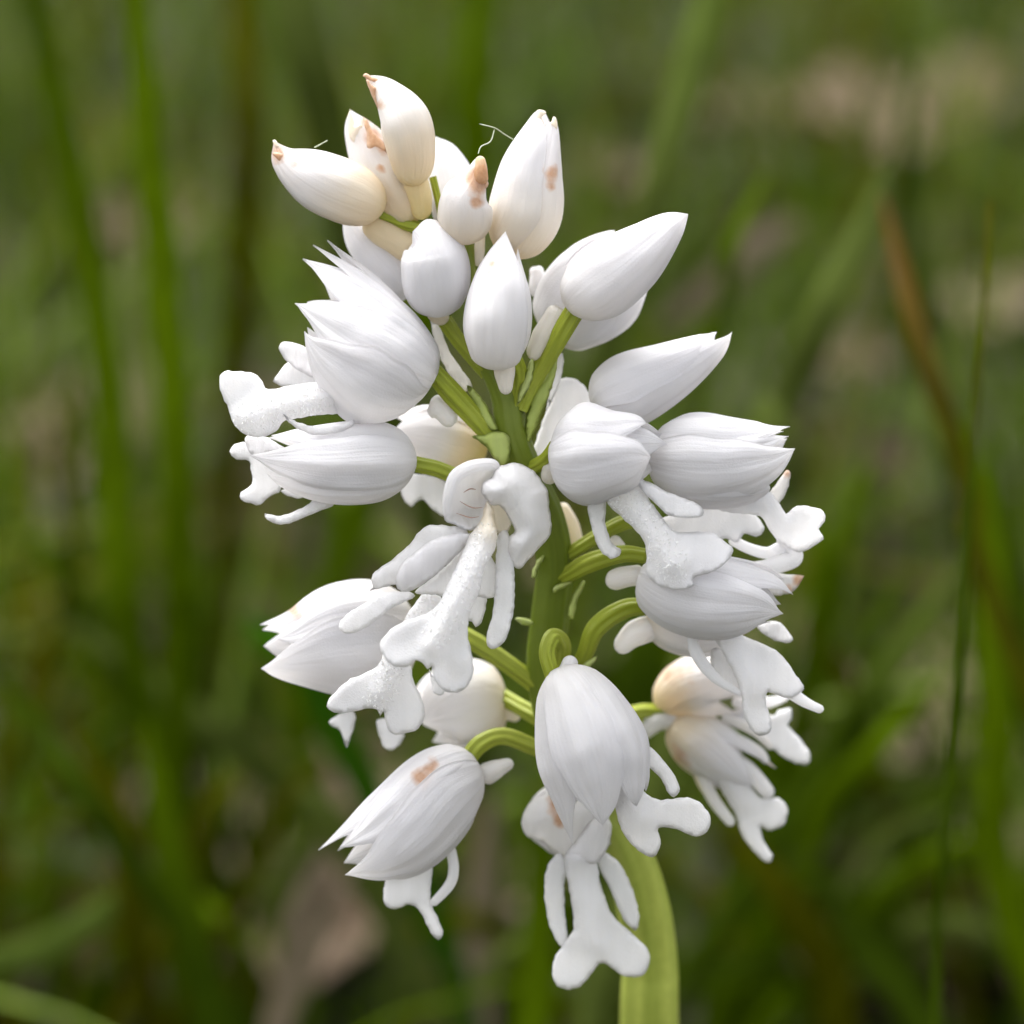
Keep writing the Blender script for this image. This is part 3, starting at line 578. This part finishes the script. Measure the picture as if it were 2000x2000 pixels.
tube('lip_arm', [(1348, 1230, 15), (1360, 1275, 22), (1395, 1322, 26), (1448, 1357, 26)], [9, 12, 11, 6], M_LIP, f, flat=.7)
tube('lip_arm', [(1535, 1345, 0), (1570, 1370, 0), (1608, 1388, 0)], [12, 11, 8], M_LIP, f)
trace('petal', [(1478, 1222), (1515, 1212), (1532, 1224), (1549, 1250), (1535, 1256), (1500, 1244)], -25, M_PETAL, f, th=6)

# ---- right: hood tucked beneath
f = flower('flower', (1290, 1190, -60))
b = bulb([(1270, 1190, -70), (1310, 1222, -65), (1370, 1236, -65), (1430, 1250, -65)], [30, 46, 48, 30])
sepals(f, b, [dict(phi=0, hw=74), dict(phi=120, hw=74), dict(phi=-120, hw=74)], m=M_BUD, tint=(.3, .04))
spur(f, [(1290, 1222, -60), (1240, 1238, -62), (1205, 1272, -64)], [26, 25, 18], .12)
ped(f, [(1285, 1188, -50), (1225, 1188, -42), (1165, 1226, -40), (1136, 1290, -80), (1085, 1345, -125)], [16, 21, 23, 20, 18], .05)
trace('petal', [(1390, 1268), (1415, 1272), (1440, 1300), (1448, 1330), (1440, 1352), (1415, 1345), (1392, 1315)], -20, M_PETAL, f, th=7, dome=8)

# ---- far right, blurred pair
f = flower('flower', (1290, 1390, -240), 'blurred flower with a tan flushed hood at the lower right')
b = bulb([(1282, 1388, -260), (1335, 1350, -260), (1402, 1340, -260), (1475, 1370, -260)], [26, 60, 62, 34])
sepals(f, b, [dict(phi=30, hw=74, stain=[(1318, 1312, 48, .62)]), dict(phi=150, hw=74, stain=[(1318, 1312, 48, .62)]), dict(phi=-90, hw=74)], tint=(.5, .08))
trace('lip', [(1430, 1390), (1470, 1380), (1512, 1398), (1520, 1388), (1545, 1384), (1545, 1404), (1538, 1416), (1560, 1440), (1584, 1476), (1574, 1494), (1540, 1484), (1490, 1448), (1440, 1415)], -250, M_LIP, f, th=9)
tube('lip_arm', [(1430, 1372, -262), (1500, 1372, -268), (1540, 1360, -270)], [12, 11, 7], M_LIP, f)
tube('lip_arm', [(1410, 1400, -245), (1470, 1425, -245), (1510, 1462, -245)], [9, 11, 7], M_LIP, f, tint=.15)
ped(f, [(1305, 1396, -255), (1255, 1390, -245), (1200, 1402, -200), (1110, 1420, -110)], [17, 19, 18, 17], .55)
f = flower('flower', (1320, 1410, -250), 'blurred flower with splayed lip arms at the lower right')
spur(f, [(1325, 1408, -255), (1282, 1410, -250), (1250, 1436, -245)], [20, 20, 15], .05)
b = bulb([(1312, 1404, -260), (1360, 1445, -260), (1415, 1490, -260), (1470, 1535, -260)], [34, 56, 50, 26])
sepals(f, b, [dict(phi=0, hw=60, stain=[(1330, 1480, 26, .6)]), dict(phi=90, hw=60, tip=(1516, 1500, -260), stain=[(1512, 1490, 20, .8)]), dict(phi=180, hw=70), dict(phi=-90, hw=56, stain=[(1330, 1480, 30, .7)])], tint=(.4, .06))
tube('lip_arm', [(1400, 1470, -250), (1460, 1505, -250), (1508, 1556, -250)], [20, 19, 12], M_LIP, f, tint=.08)
tube('lip_arm', [(1365, 1490, -250), (1390, 1555, -250), (1432, 1612, -250)], [13, 13, 9], M_LIP, f, tint=.08)
tube('lip_arm', [(1370, 1425, -250), (1430, 1440, -250), (1480, 1468, -250), (1500, 1490, -252)], [10, 12, 11, 6], M_LIP, f, tint=.08)
tube('lip_arm', [(1350, 1480, -262), (1372, 1530, -264), (1395, 1570, -264)], [10, 10, 6], M_LIP, f, tint=.3)
trace('lip', [(1380, 1470), (1430, 1480), (1470, 1540), (1492, 1560), (1520, 1558), (1538, 1580), (1530, 1612), (1500, 1622), (1486, 1614), (1490, 1640), (1510, 1674), (1498, 1686), (1470, 1660), (1448, 1628), (1436, 1590), (1400, 1530)], -245, M_LIP, f, th=10, ridge=([(1400, 1490), (1450, 1570)], 24, 14), tint=.06)
ped(f, [(1312, 1400, -262), (1290, 1395, -262), (1260, 1400, -255), (1180, 1440, -190)], [14, 15, 15, 15], .5)

# ---- bottom centre
f = flower('flower', (1092, 1308, 50), 'flower hanging straight down below a hooked stalk')
b = bulb([(1090, 1304, 45), (1128, 1388, 80), (1154, 1468, 92), (1172, 1540, 92), (1180, 1592, 90)], [44, 88, 104, 84, 58], [44, 86, 102, 84, 60], [38, 78, 88, 66, 40])
sepals(f, b, [dict(phi=-66, hw=44, tip=(1118, 1650, 95), lay=1, sharp=1.25), dict(phi=-2, hw=42, tip=(1178, 1612, 150), lay=7), dict(phi=52, hw=44, tip=(1243, 1575, 125), lay=4),
              dict(phi=100, hw=40, tip=(1262, 1545, 70), lay=0), dict(phi=180, hw=55, lay=-2), dict(phi=140, hw=45, lay=-3), dict(phi=-130, hw=50, lay=-3, tip=(1110, 1590, 40))], tint=(.12, 0))
spur(f, [(1102, 1320, 60), (1112, 1298, 58), (1118, 1282, 55)], [16, 17, 14], .05)
ped(f, [(1080, 1322, 58), (1068, 1276, 58), (1080, 1244, 45), (1100, 1262, -10), (1092, 1320, -110)], [17, 19, 20, 18, 17], .35)
trace('lip', [(1190, 1530), (1235, 1525), (1262, 1550), (1290, 1562), (1343, 1557), (1372, 1572), (1388, 1600), (1381, 1624), (1358, 1634), (1322, 1620), (1286, 1617), (1290, 1640), (1288, 1656), (1275, 1675), (1246, 1660), (1222, 1634), (1208, 1606), (1200, 1570)], [(1210, 1540, 60), (1370, 1600, 40), (1265, 1660, 40), (1250, 1590, 62)], M_LIP, f, th=10, edge=16, ridge=([(1210, 1535), (1240, 1580), (1260, 1600)], 26, 14))
trace('lip_arm', [(1248, 1442), (1262, 1452), (1290, 1478), (1322, 1522), (1327, 1546), (1316, 1558), (1304, 1548), (1292, 1522), (1262, 1490)], 62, M_LIP, f, th=8, edge=10)

f = flower('flower', (1100, 1545, -110), 'lowest flower, seen from below its brown stained hood')
trace('sepal', [(1018, 1607), (1024, 1585), (1038, 1564), (1076, 1541), (1130, 1530), (1172, 1552), (1190, 1600), (1160, 1650), (1109, 1674), (1080, 1664), (1058, 1644), (1028, 1632)], -120, M_PETAL, f, th=8, dome=50, edge=20, stain=[(1086, 1565, 28, 1), (1092, 1598, 18, 1), (1080, 1585, 20, .8)], tint=.05)
trace('sepal', [(1105, 1670), (1128, 1640), (1150, 1608), (1178, 1590), (1194, 1612), (1190, 1648), (1180, 1668), (1162, 1687), (1135, 1684)], -75, M_PETAL, f, th=7, dome=12)
trace('petal', [(1020, 1605), (1060, 1540), (1150, 1520), (1195, 1580), (1190, 1650), (1110, 1680), (1040, 1640)], -170, M_PETAL, f, th=8, dome=-40)
trace('lip_arm', [(1093, 1666), (1070, 1690), (1063, 1739), (1072, 1802), (1086, 1836), (1098, 1850), (1108, 1834), (1104, 1790), (1102, 1730), (1106, 1690)], -95, M_LIP, f, th=9, edge=11)
trace('lip_arm', [(1167, 1686), (1180, 1664), (1213, 1690), (1238, 1744), (1249, 1790), (1246, 1810), (1240, 1817), (1217, 1794), (1194, 1742)], -95, M_LIP, f, th=9, edge=12)
trace('lip', [(1104, 1670), (1160, 1676), (1174, 1730), (1196, 1786), (1238, 1826), (1269, 1862), (1260, 1902), (1240, 1908), (1213, 1904), (1188, 1885), (1171, 1882), (1159, 1897), (1134, 1926), (1105, 1933), (1083, 1918), (1080, 1880), (1104, 1838), (1120, 1814), (1116, 1760)], [(1130, 1690, -85), (1150, 1800, -78), (1100, 1920, -95), (1255, 1880, -100)], M_LIP, f, th=11, edge=18, ridge=([(1130, 1680), (1142, 1760), (1160, 1840)], 26, 16))
ped(f, [(1150, 1545, -140), (1165, 1520, -140), (1160, 1500, -140)], [16, 16, 16], .4)

# ---- lower left
f = flower('flower', (925, 1495, -60), 'flower with a brown fleck on its hood at the lower left')
b = bulb([(932, 1490, -70), (866, 1532, -40), (801, 1602, -25), (738, 1652, -25), (672, 1686, -25)], [44, 86, 90, 74, 34], [44, 78, 84, 70, 36], [40, 78, 80, 60, 30])
sepals(f, b, [dict(phi=-70, hw=46, tip=(622, 1660, -35), lay=0, stain=[(846, 1494, 20, 1.0), (822, 1518, 22, .85)]), dict(phi=-30, hw=40, tip=(664, 1656, 10), lay=3, stain=[(846, 1494, 20, 1.0), (822, 1518, 22, .85), (858, 1526, 12, .5)]), dict(phi=36, hw=58, tip=(674, 1709, 30), lay=7, sharp=1.1),
              dict(phi=105, hw=44, tip=(740, 1710, -20), lay=1), dict(phi=180, hw=60, lay=-2), dict(phi=-125, hw=50, lay=-2)], tint=(.1, 0))
spur(f, [(938, 1518, -70), (970, 1502, -70), (1002, 1488, -70)], [22, 19, 10], .12)
ped(f, [(912, 1484, -65), (940, 1452, -70), (985, 1438, -85), (1050, 1462, -105)], [18, 21, 21, 19], .5)
trace('lip', [(770, 1690), (840, 1680), (842, 1730), (842, 1762), (858, 1800), (866, 1825), (856, 1836), (842, 1822), (818, 1776), (800, 1766), (772, 1776), (750, 1765), (752, 1722)], -55, M_LIP, f, th=9, edge=13)
tube('lip_arm', [(880, 1655, -50), (886, 1695, -48), (878, 1728, -48), (842, 1768, -50)], [10, 11, 10, 8], M_LIP, f)

# ---- petals and bracts close to the stem
f = flower('flower', (1070, 820, -50))
trace('petal', [(1035, 905), (1050, 850), (1072, 790), (1088, 745), (1115, 738), (1140, 752), (1158, 790), (1140, 830), (1100, 870), (1062, 905)], [(1040, 900, -50), (1110, 750, -60), (1150, 800, -90)], M_PETAL, f, th=7, dome=14)
spur(f, [(1090, 985, -120), (1115, 1030, -125), (1132, 1082, -130)], [18, 17, 13], .3)
trace('petal', [(838, 612), (856, 632), (880, 690), (912, 735), (922, 755), (908, 765), (880, 735), (856, 690)], -5, M_PETAL, f, th=7, tint=.15)
trace('petal', [(1085, 700), (1100, 690), (1098, 730), (1080, 780), (1066, 800)], -20, M_PETAL, f, th=5)

def bract(poly, z, tint=.3): trace('bract', poly, z, M_BRACT, orchid, th=3.5, edge=6, dome=5, tint=tint)
bract([(922, 852), (945, 850), (968, 842), (993, 850), (997, 880), (988, 912), (968, 900), (948, 872)], 36, .35)
bract([(912, 752), (935, 770), (955, 800), (972, 840), (950, 835), (930, 800)], 30, .3)
bract([(1082, 690), (1090, 700), (1080, 750), (1062, 800), (1036, 860), (1026, 872), (1026, 820), (1040, 770), (1062, 735)], 12, .15)
bract([(1038, 700), (1044, 715), (1036, 750), (1022, 775), (1010, 790), (1018, 750)], 46, .75)
bract([(1038, 1128), (1044, 1104), (1062, 1082), (1066, 1086), (1052, 1108), (1046, 1128)], -46, .6)
bract([(1080, 1150), (1092, 1140), (1114, 1136), (1116, 1140), (1096, 1150), (1084, 1158)], -45, .6)
bract([(1108, 1205), (1116, 1168), (1138, 1134), (1143, 1138), (1128, 1172), (1120, 1208)], -60, .35)
bract([(1006, 1208), (1020, 1206), (1040, 1214), (1040, 1220), (1018, 1220)], -75, .6)
bract([(1136, 1300), (1150, 1290), (1166, 1280), (1160, 1294), (1142, 1312)], -40, .7)

# short glassy hairs on the lips nearest the viewer: too small to pick apart, one mesh per flower
for fl, (P2, zf, d), line in (FL12, FL13, FL1, FL9):
    Ln = spline(np.asarray(line, float), 60)
    dr = np.sqrt(((P2[:, None] - Ln[None]) ** 2).sum(2)).min(1)
    ok = np.where((dr < 30) & (d > 1))[0]
    V, F, k = [], [], 0
    for _ in range(520):
        i = ok[rng.integers(len(ok))]
        c = np.array([P2[i, 0] + rng.uniform(-4, 4), P2[i, 1] + rng.uniform(-4, 4), zf[i] - 1])
        dn = np.array([rng.normal(0, .5), rng.normal(0, .5), 1.0]); dn /= np.linalg.norm(dn)
        out = P2[i] - Ln[np.argmin(((Ln - P2[i]) ** 2).sum(1))]; dn[:2] += out / 34; dn /= np.linalg.norm(dn)
        h = rng.uniform(4, 9); r0 = rng.uniform(.9, 1.6)
        for a in (0, 2.09, 4.19): V.append(c + np.array([math.cos(a), math.sin(a), 0]) * r0)
        V.append(c + dn * h); F += [(k, k + 1, k + 3), (k + 1, k + 2, k + 3), (k + 2, k, k + 3)]; k += 4
    o = link('lip_hairs', W(np.array(V)), F, M_HAIR, fl, np.zeros((len(V), 2)), {'tint': np.full(len(V), .0), 'stain': np.zeros(len(V))}, smooth=False)
    o['kind'] = 'stuff'

# spider silk caught on the buds
def silk(label, runs):
    V = empty('silk_thread', W([runs[0][0]])[0]); V['label'] = label; V['category'] = 'spider silk'
    for r_ in runs: tube('strand', r_, 1.1, M_SILK, V, seg=6, n=22)
silk('fine forked silk thread strung between the orange tipped bud and the tall bud', [[(934, 300, 95), (940, 286, 85), (958, 276, 70), (966, 252, 60)], [(936, 242, 60), (966, 250, 60), (985, 262, 45), (1008, 276, 30)]])
silk('tiny pale silk scrap above the bud that points left', [[(614, 288, 30), (622, 284, 30), (640, 274, 30)]])

# ------------------------------------------------------------------ meadow: single grass blades that can be told apart
TONE = {'vivid': (.078, .128, .0), 'dark': (.025, .046, .0), 'olive': (.068, .072, .0), 'grey': (.075, .10, .018), 'light': (.125, .18, .03), 'yellow': (.10, .10, .004),
        'straw': (.18, .145, .095), 'pink': (.19, .14, .10), 'orange': (.22, .11, .035), 'brown': (.045, .033, .02), 'mid': (.042, .072, .002), 'leafgreen': (.04, .12, .004)}
def ribbon(C, wd, tones, fold=.25, tilt=0.0, seg=3):
    C = np.asarray(C, float); n = len(C)
    T = np.gradient(C, axis=0); T /= np.linalg.norm(T, axis=1)[:, None] + 1e-9
    v = C - CAM; v /= np.linalg.norm(v, axis=1)[:, None]
    sd_ = np.cross(T, v); sd_ /= np.linalg.norm(sd_, axis=1)[:, None] + 1e-9
    B = np.cross(sd_, T); s2 = sd_ * math.cos(tilt) + B * math.sin(tilt); b2 = B * math.cos(tilt) - sd_ * math.sin(tilt)
    u = np.linspace(-1, 1, 2 * seg + 1)
    top = C[:, None] + s2[:, None] * (u[None] * wd[:, None] / 2)[..., None] + b2[:, None] * ((np.abs(u)[None] * fold) * wd[:, None] / 2)[..., None]
    k = len(u); th = np.maximum(wd * .03, 6e-5)
    bot = top - b2[:, None] * (th[:, None] * (1 - np.abs(u)[None] * .9))[..., None]
    V = np.vstack([top.reshape(-1, 3), bot.reshape(-1, 3)]); m_ = n * k
    F = []
    for i in range(n - 1):
        for j in range(k - 1):
            q = (i * k + j, i * k + j + 1, (i + 1) * k + j + 1, (i + 1) * k + j); F.append(q); F.append(tuple(x + m_ for x in q[::-1]))
        for j in (0, k - 1):
            F.append((i * k + j, (i + 1) * k + j, (i + 1) * k + j + m_, i * k + j + m_))
    col = np.repeat(tones, k, 0); col = np.vstack([col, col])
    return V, F, np.c_[col, np.ones(len(col))]
def blade(label, pts, wpx, tone, tone2=None, tipw=.1, name='grass_blade', cat='grass blade', group=None, tilt=None, root=True, hold=.25):
    """tip first; the last point is carried on down to the soil"""
    C = [at(*p) for p in pts]; wd = wpx * S * pts[0][2] / D0
    if root:
        e = C[-1]; dirn = C[-1] - C[-2]; h = dirn.copy(); h[2] = 0; ln = np.linalg.norm(h) + 1e-6
        g = e + h / ln * min(.05, abs(e[2]) * .3) * (1 if dirn[2] < 0 else 1); g[2] = -.014
        m1 = (e + g) / 2 + h / ln * .012; C += [m1, g]
    n = 34; C = spline(np.array(C), n); t = np.linspace(0, 1, n)
    wv = wd * np.clip(np.maximum(tipw, (t / hold) ** .6), 0, 1) * (1 - .35 * np.clip(t - .7, 0, 1) / .3)
    ta, tb = np.array(TONE[tone]), np.array(TONE[tone2 or tone]); f = np.clip(t / .45, 0, 1)[:, None]
    V, F, c = ribbon(C, wv, tb * (1 - f) + ta * f if tone2 else np.repeat(ta[None], n, 0), tilt=random.uniform(-.35, .35) if tilt is None else tilt)
    o = link(name, V, F, M_BLADE, None, None, {'tone': c}, origin=C[-1])
    o['label'] = label; o['category'] = cat
    if group: o['group'] = group
    return o
G1 = 'tall grass blades behind the orchid'
blade('bright olive green upright grass blade left of the buds, widest in the upper left', [(245, -160, .40), (268, 0, .40), (292, 300, .40), (325, 600, .40), (345, 900, .40), (352, 1150, .41), (350, 1260, .42)], 64, 'vivid', group=G1)
blade('dark green blade slanting down from the top left corner, brighter at its foot', [(10, -240, .42), (60, -40, .42), (112, 200, .42), (165, 450, .42), (208, 700, .42), (232, 950, .42), (244, 1150, .42), (266, 1300, .43)], 66, 'vivid', 'dark', group=G1)
blade('short olive yellow blade at the top, between the upright blade and the buds', [(455, -220, .5), (468, 0, .5), (482, 250, .5), (474, 520, .52)], 62, 'olive', group=G1)
blade('soft grey green blade leaning above the left pointing bud', [(520, -250, .42), (560, -60, .42), (612, 120, .42), (655, 300, .43), (690, 480, .44)], 92, 'grey', group=G1)
blade('fresh green upright blade rising behind the top buds', [(945, -220, .46), (935, -20, .46), (922, 180, .46), (900, 420, .47)], 74, 'vivid', 'mid', group=G1)
blade('grey green blade leaning left above the plump right bud', [(1440, -200, .42), (1390, -20, .42), (1336, 180, .42), (1272, 400, .42), (1205, 620, .43)], 74, 'grey', 'light', group=G1)
blade('broad grey green blade slanting behind the two pointed hoods at right', [(1742, 300, .40), (1690, 450, .40), (1602, 620, .40), (1530, 780, .41), (1470, 930, .41)], 78, 'grey', group=G1)
blade('blade with an orange withered tip, leaning right', [(1722, 380, .37), (1758, 520, .37), (1800, 680, .37), (1858, 850, .375), (1900, 1000, .38), (1930, 1150, .385)], 44, 'yellow', 'orange', group=G1)
blade('thin upright stalk with a brown tip near the right edge', [(1933, 392, .30), (1926, 550, .30), (1910, 750, .30), (1896, 950, .30), (1872, 1300, .302), (1842, 1700, .305), (1830, 1950, .31)], 20, 'mid', 'yellow', tipw=.6, group=G1, hold=.4)
blade('tall green blade along the right edge behind the thin stalk', [(1890, 780, .40), (1925, 1050, .40), (1950, 1400, .40), (1958, 1750, .41)], 66, 'vivid', group=G1)
blade('green blade cut off by the right edge of view', [(1945, 850, .42), (1985, 1150, .42), (2015, 1400, .43)], 55, 'mid', group=G1)
blade('pale bright green blade lying across the lower left corner', [(420, 1610, .46), (350, 1670, .45), (270, 1735, .44), (190, 1795, .43), (80, 1860, .43), (-80, 1940, .44)], 84, 'light', 'mid', group=G1, tilt=.6, hold=.8)
blade('narrow green blade slanting down from the left edge', [(-40, 1260, .40), (80, 1430, .40), (180, 1570, .40), (262, 1690, .41)], 48, 'mid', group=G1)
blade('grey green arching blade crossing the lower left behind the hood', [(90, 1190, .45), (280, 1320, .45), (420, 1430, .45), (560, 1540, .46), (660, 1630, .46)], 66, 'grey', group=G1)
blade('dark green blade bending to the lower left of the lowest hood', [(285, 1400, .42), (330, 1650, .42), (380, 1850, .42), (430, 2050, .42)], 76, 'dark', 'vivid', group=G1)
blade('slim olive blade behind the light one at lower left', [(130, 1420, .43), (215, 1560, .43), (250, 1720, .43), (270, 1900, .44)], 60, 'olive', group=G1)
blade('long grey green blade curving in from the right edge, lower of two', [(1590, 1690, .44), (1700, 1600, .43), (1850, 1500, .42), (2040, 1425, .42)], 36, 'grey', group=G1, root=False)
blade('vivid green blade rising diagonally right of the splayed lip', [(1900, 1080, .42), (1800, 1215, .42), (1700, 1350, .42), (1640, 1440, .43), (1550, 1600, .44)], 62, 'mid', 'grey', group=G1)
blade('green blade low right, leaning towards the corner', [(1600, 1700, .46), (1680, 1840, .46), (1790, 1990, .46)], 60, 'mid', group=G1)
blade('pale curved blade low right above the corner', [(1630, 1760, .42), (1710, 1650, .42), (1800, 1600, .42), (1930, 1575, .43)], 26, 'grey', group=G1, root=False)
blade('pale grey dead stalk standing behind the two lowest flowers', [(955, 1560, .5), (945, 1700, .5), (938, 1850, .5), (930, 2010, .5)], 66, 'straw', group=G1, tipw=.5, cat='dry stalk', name='dry_stalk')
blade('deep green blade behind the stem below the right hoods', [(1275, 1120, .46), (1255, 1300, .46), (1225, 1500, .47), (1190, 1700, .48)], 110, 'mid', group=G1)
blade('dark green blade behind the lowest lip, nearly upright', [(1030, 1500, .44), (1055, 1700, .44), (1050, 1900, .44), (1040, 2050, .44)], 70, 'vivid', 'dark', group=G1)
blade('small bright green leaf tip beside the blurred left hood', [(480, 1205, .42), (520, 1245, .42), (570, 1280, .42), (640, 1400, .43)], 66, 'leafgreen', group=G1, tipw=.4)
blade('straw coloured dry stalk leaning left below the lower left flower', [(690, 1690, .44), (650, 1780, .44), (600, 1900, .44)], 30, 'straw', name='dry_stalk', cat='dry stalk', tipw=.4)
blade('dry pinkish stalk fanning left of the straw one', [(640, 1660, .45), (590, 1780, .45), (560, 1930, .45)], 55, 'straw', name='dry_stalk', cat='dry stalk', tipw=.4)
blade('long pale dry stalk lying behind the plump right bud', [(1290, 640, .6), (1400, 560, .6), (1470, 490, .6), (1560, 440, .62)], 70, 'straw', name='dry_stalk', cat='dry stalk', tipw=.5, root=False)

blade('vivid narrow blade arching up to the right of the blurred flowers', [(1850, 1310, .42), (1770, 1395, .42), (1699, 1475, .42), (1610, 1570, .43), (1560, 1700, .44)], 46, 'vivid', group=G1)
blade('olive blade in the shade right of the pale stem', [(1430, 1620, .44), (1540, 1760, .44), (1620, 1900, .45), (1650, 2040, .46)], 84, 'olive', group=G1)
blade('short green blade crossing the right edge halfway down', [(1900, 1080, .41), (1945, 1170, .41), (2010, 1280, .41)], 40, 'mid', group=G1)
GA = 'slim arching grass blades in the lower meadow'
AR = [((1480, 1500), (1620, 1420), (1780, 1400)), ((1980, 1620), (1800, 1690), (1640, 1840)), ((1400, 1800), (1520, 1740), (1680, 1760)), ((1990, 1850), (1850, 1800), (1740, 1860)), ((1560, 1220), (1650, 1330), (1700, 1500)),
      ((1760, 1120), (1700, 1260), (1680, 1450)), ((20, 1640), (150, 1600), (290, 1640)), ((30, 1040), (120, 1100), (180, 1240)), ((470, 1500), (400, 1590), (360, 1760)), ((520, 1900), (430, 1790), (300, 1760)),
      ((60, 1500), (90, 1640), (70, 1820)), ((760, 1860), (860, 1800), (980, 1830)), ((900, 1960), (1000, 1850), (1100, 1840)), ((1350, 1950), (1460, 1880), (1560, 1920)), ((640, 1480), (560, 1560), (500, 1700)), ((1700, 900), (1640, 1050), (1620, 1200)),
      ((1580, 980), (1600, 1130), (1580, 1300)), ((1880, 1480), (1790, 1600), (1740, 1780)), ((420, 1080), (380, 1220), (390, 1400)), ((150, 700), (120, 900), (130, 1150)), ((1500, 330), (1430, 480), (1400, 640)), ((1800, 60), (1770, 250), (1780, 430))]
for k, (a, b, c) in enumerate(AR):
    d = random.uniform(.41, .52)
    blade('slim arching green grass blade, one of many out of focus in the lower meadow', [a + (d,), b + (d,), c + (d + .01,)], random.uniform(26, 52), random.choice(['mid', 'vivid', 'grey', 'olive', 'mid']), group=GA)

# dead leaves on the ground
def dead_leaf(label, px, py, size, rot, tone, group=None):
    d = -CAM[2] / (CF[2] + (1000 - py) * S / D0 * CU[2]); c = at(px, py, d); c[2] = .012
    nv, nu = 14, 7; v = np.linspace(-1, 1, nv); u = np.linspace(-1, 1, nu)
    prof = (1 - np.abs(v) ** 2.2) ** .8 * .38 + .01
    x = np.repeat(v, nu) * size / 2; y = (u[None] * prof[:, None]).ravel() * size
    zz = .18 * size * (np.repeat(v, nu) ** 2) + .25 * np.abs(y) + .05 * size * vnoise(np.c_[x, y], size * .12, rot)
    cs, sn = math.cos(rot), math.sin(rot)
    T = np.c_[c[0] + x * cs - y * sn, c[1] + x * sn + y * cs, c[2] + zz]; Bt = T - [0, 0, 4e-4]; m_ = len(T)
    F = []
    for i in range(nv - 1):
        for j in range(nu - 1):
            q = (i * nu + j, i * nu + j + 1, (i + 1) * nu + j + 1, (i + 1) * nu + j); F.append(q); F.append(tuple(k + m_ for k in q[::-1]))
    col = np.repeat(np.array([TONE[tone]]), 2 * m_, 0) * rng.uniform(.8, 1.15)
    o = link('dead_leaf', np.vstack([T, Bt]), F, M_BLADE, None, None, {'tone': np.c_[col, np.ones(2 * m_)]}, origin=c)
    o['label'] = label; o['category'] = 'dead leaf'
    if group: o['group'] = group
TONE['red'] = (.32, .07, .06)
dead_leaf('pinkish tan dead leaf at the bottom edge, left of the lowest flowers', 560, 1950, .05, .6, 'pink')
dead_leaf('reddish dead leaf beside the pinkish one at the bottom', 690, 1870, .022, 1.2, 'red')
dead_leaf('pale tan dead leaf above the pinkish one at the bottom', 590, 1800, .05, 1.3, 'pink')
dead_leaf('pinkish dead leaf in the upper right, behind the orange tipped blade', 1690, 320, .16, .4, 'pink')
dead_leaf('tan dead leaf right of the pointed hoods', 1620, 790, .05, 1.0, 'pink')
dead_leaf('tan curled leaf behind the dark blades at mid left', 130, 960, .08, .5, 'pink')
GL = 'dead leaves scattered over the meadow floor'
for k in range(46):
    dead_leaf('brown dead leaf lying in the blurred meadow behind the orchid', rng.uniform(0, 2000), rng.uniform(250, 2000), rng.uniform(.03, .08), rng.uniform(0, 3.1), random.choice(['pink', 'straw', 'brown', 'brown']), GL)

# the rest of the meadow: countless blades, one object
def sward(name, n, xr, yr, hr, wr, tones, lean=.45):
    V, F, C = [], [], []; k = 0; sg = 6
    t = np.linspace(0, 1, sg)
    for _ in range(n):
        x, y = rng.uniform(*xr), yr[0] + (yr[1] - yr[0]) * rng.uniform() ** 1.5
        if abs(x) > .26 + .42 * (y + .25): continue
        if math.hypot(x - base_world[0], y - base_world[1]) < .02: continue
        h = rng.uniform(*hr) * (1 if y > .17 else .55); wd = rng.uniform(*wr); a = rng.uniform(0, 6.28); le = rng.uniform(.05, lean) * h * 1.6
        dx, dy = math.cos(a), math.sin(a); yaw = rng.uniform(0, 6.28) if rng.uniform() < .4 else rng.normal(0, .6)
        px = x + dx * le * t ** 2; py = y + dy * le * t ** 2; pz = h * (t - .22 * t ** 2 * (le / h)) - .012
        ww = wd * np.clip((1 - t ** 2.2), .03, 1) / 2
        cx, cy = math.cos(yaw), math.sin(yaw)
        for s_ in (-1, 0, 1):
            V.append(np.c_[px + s_ * ww * cx - abs(s_) * cy * ww * .25, py + s_ * ww * cy + abs(s_) * cx * ww * .25, pz])
        b = k
        for i in range(sg - 1):
            F += [(b + i, b + sg + i, b + sg + i + 1, b + i + 1), (b + sg + i, b + 2 * sg + i, b + 2 * sg + i + 1, b + sg + i + 1)]
        k += 3 * sg
        c = np.array(TONE[tones[rng.integers(len(tones))]]) * rng.uniform(.65, 1.2)
        C.append(np.tile(np.r_[c, 1], (3 * sg, 1)))
    o = link(name, np.vstack(V), F, M_BLADE, None, None, {'tone': np.vstack(C)}, origin=(0, 0, 0))
    o['kind'] = 'stuff'; o['category'] = 'grass'
    return o
o = sward('meadow_grass', 16000, (-1.5, 1.5), (.22, 2.6), (.05, .17), (.0025, .006), ['mid', 'dark', 'olive', 'mid', 'vivid', 'mid', 'yellow', 'grey', 'dark', 'light'], lean=.9)
o['label'] = 'blurred green meadow grass covering the ground behind the orchid'
o = sward('dry_grass', 1500, (-1.2, 1.2), (.16, 2.2), (.02, .07), (.002, .005), ['straw', 'brown', 'brown', 'olive', 'brown'], lean=1.6)
o['label'] = 'short dry straw lying between the green grass'
o = sward('short_grass', 500, (-.3, .3), (-.06, .18), (.03, .09), (.002, .005), ['mid', 'dark', 'olive', 'vivid'])
o['label'] = 'short green grass around the foot of the orchid'
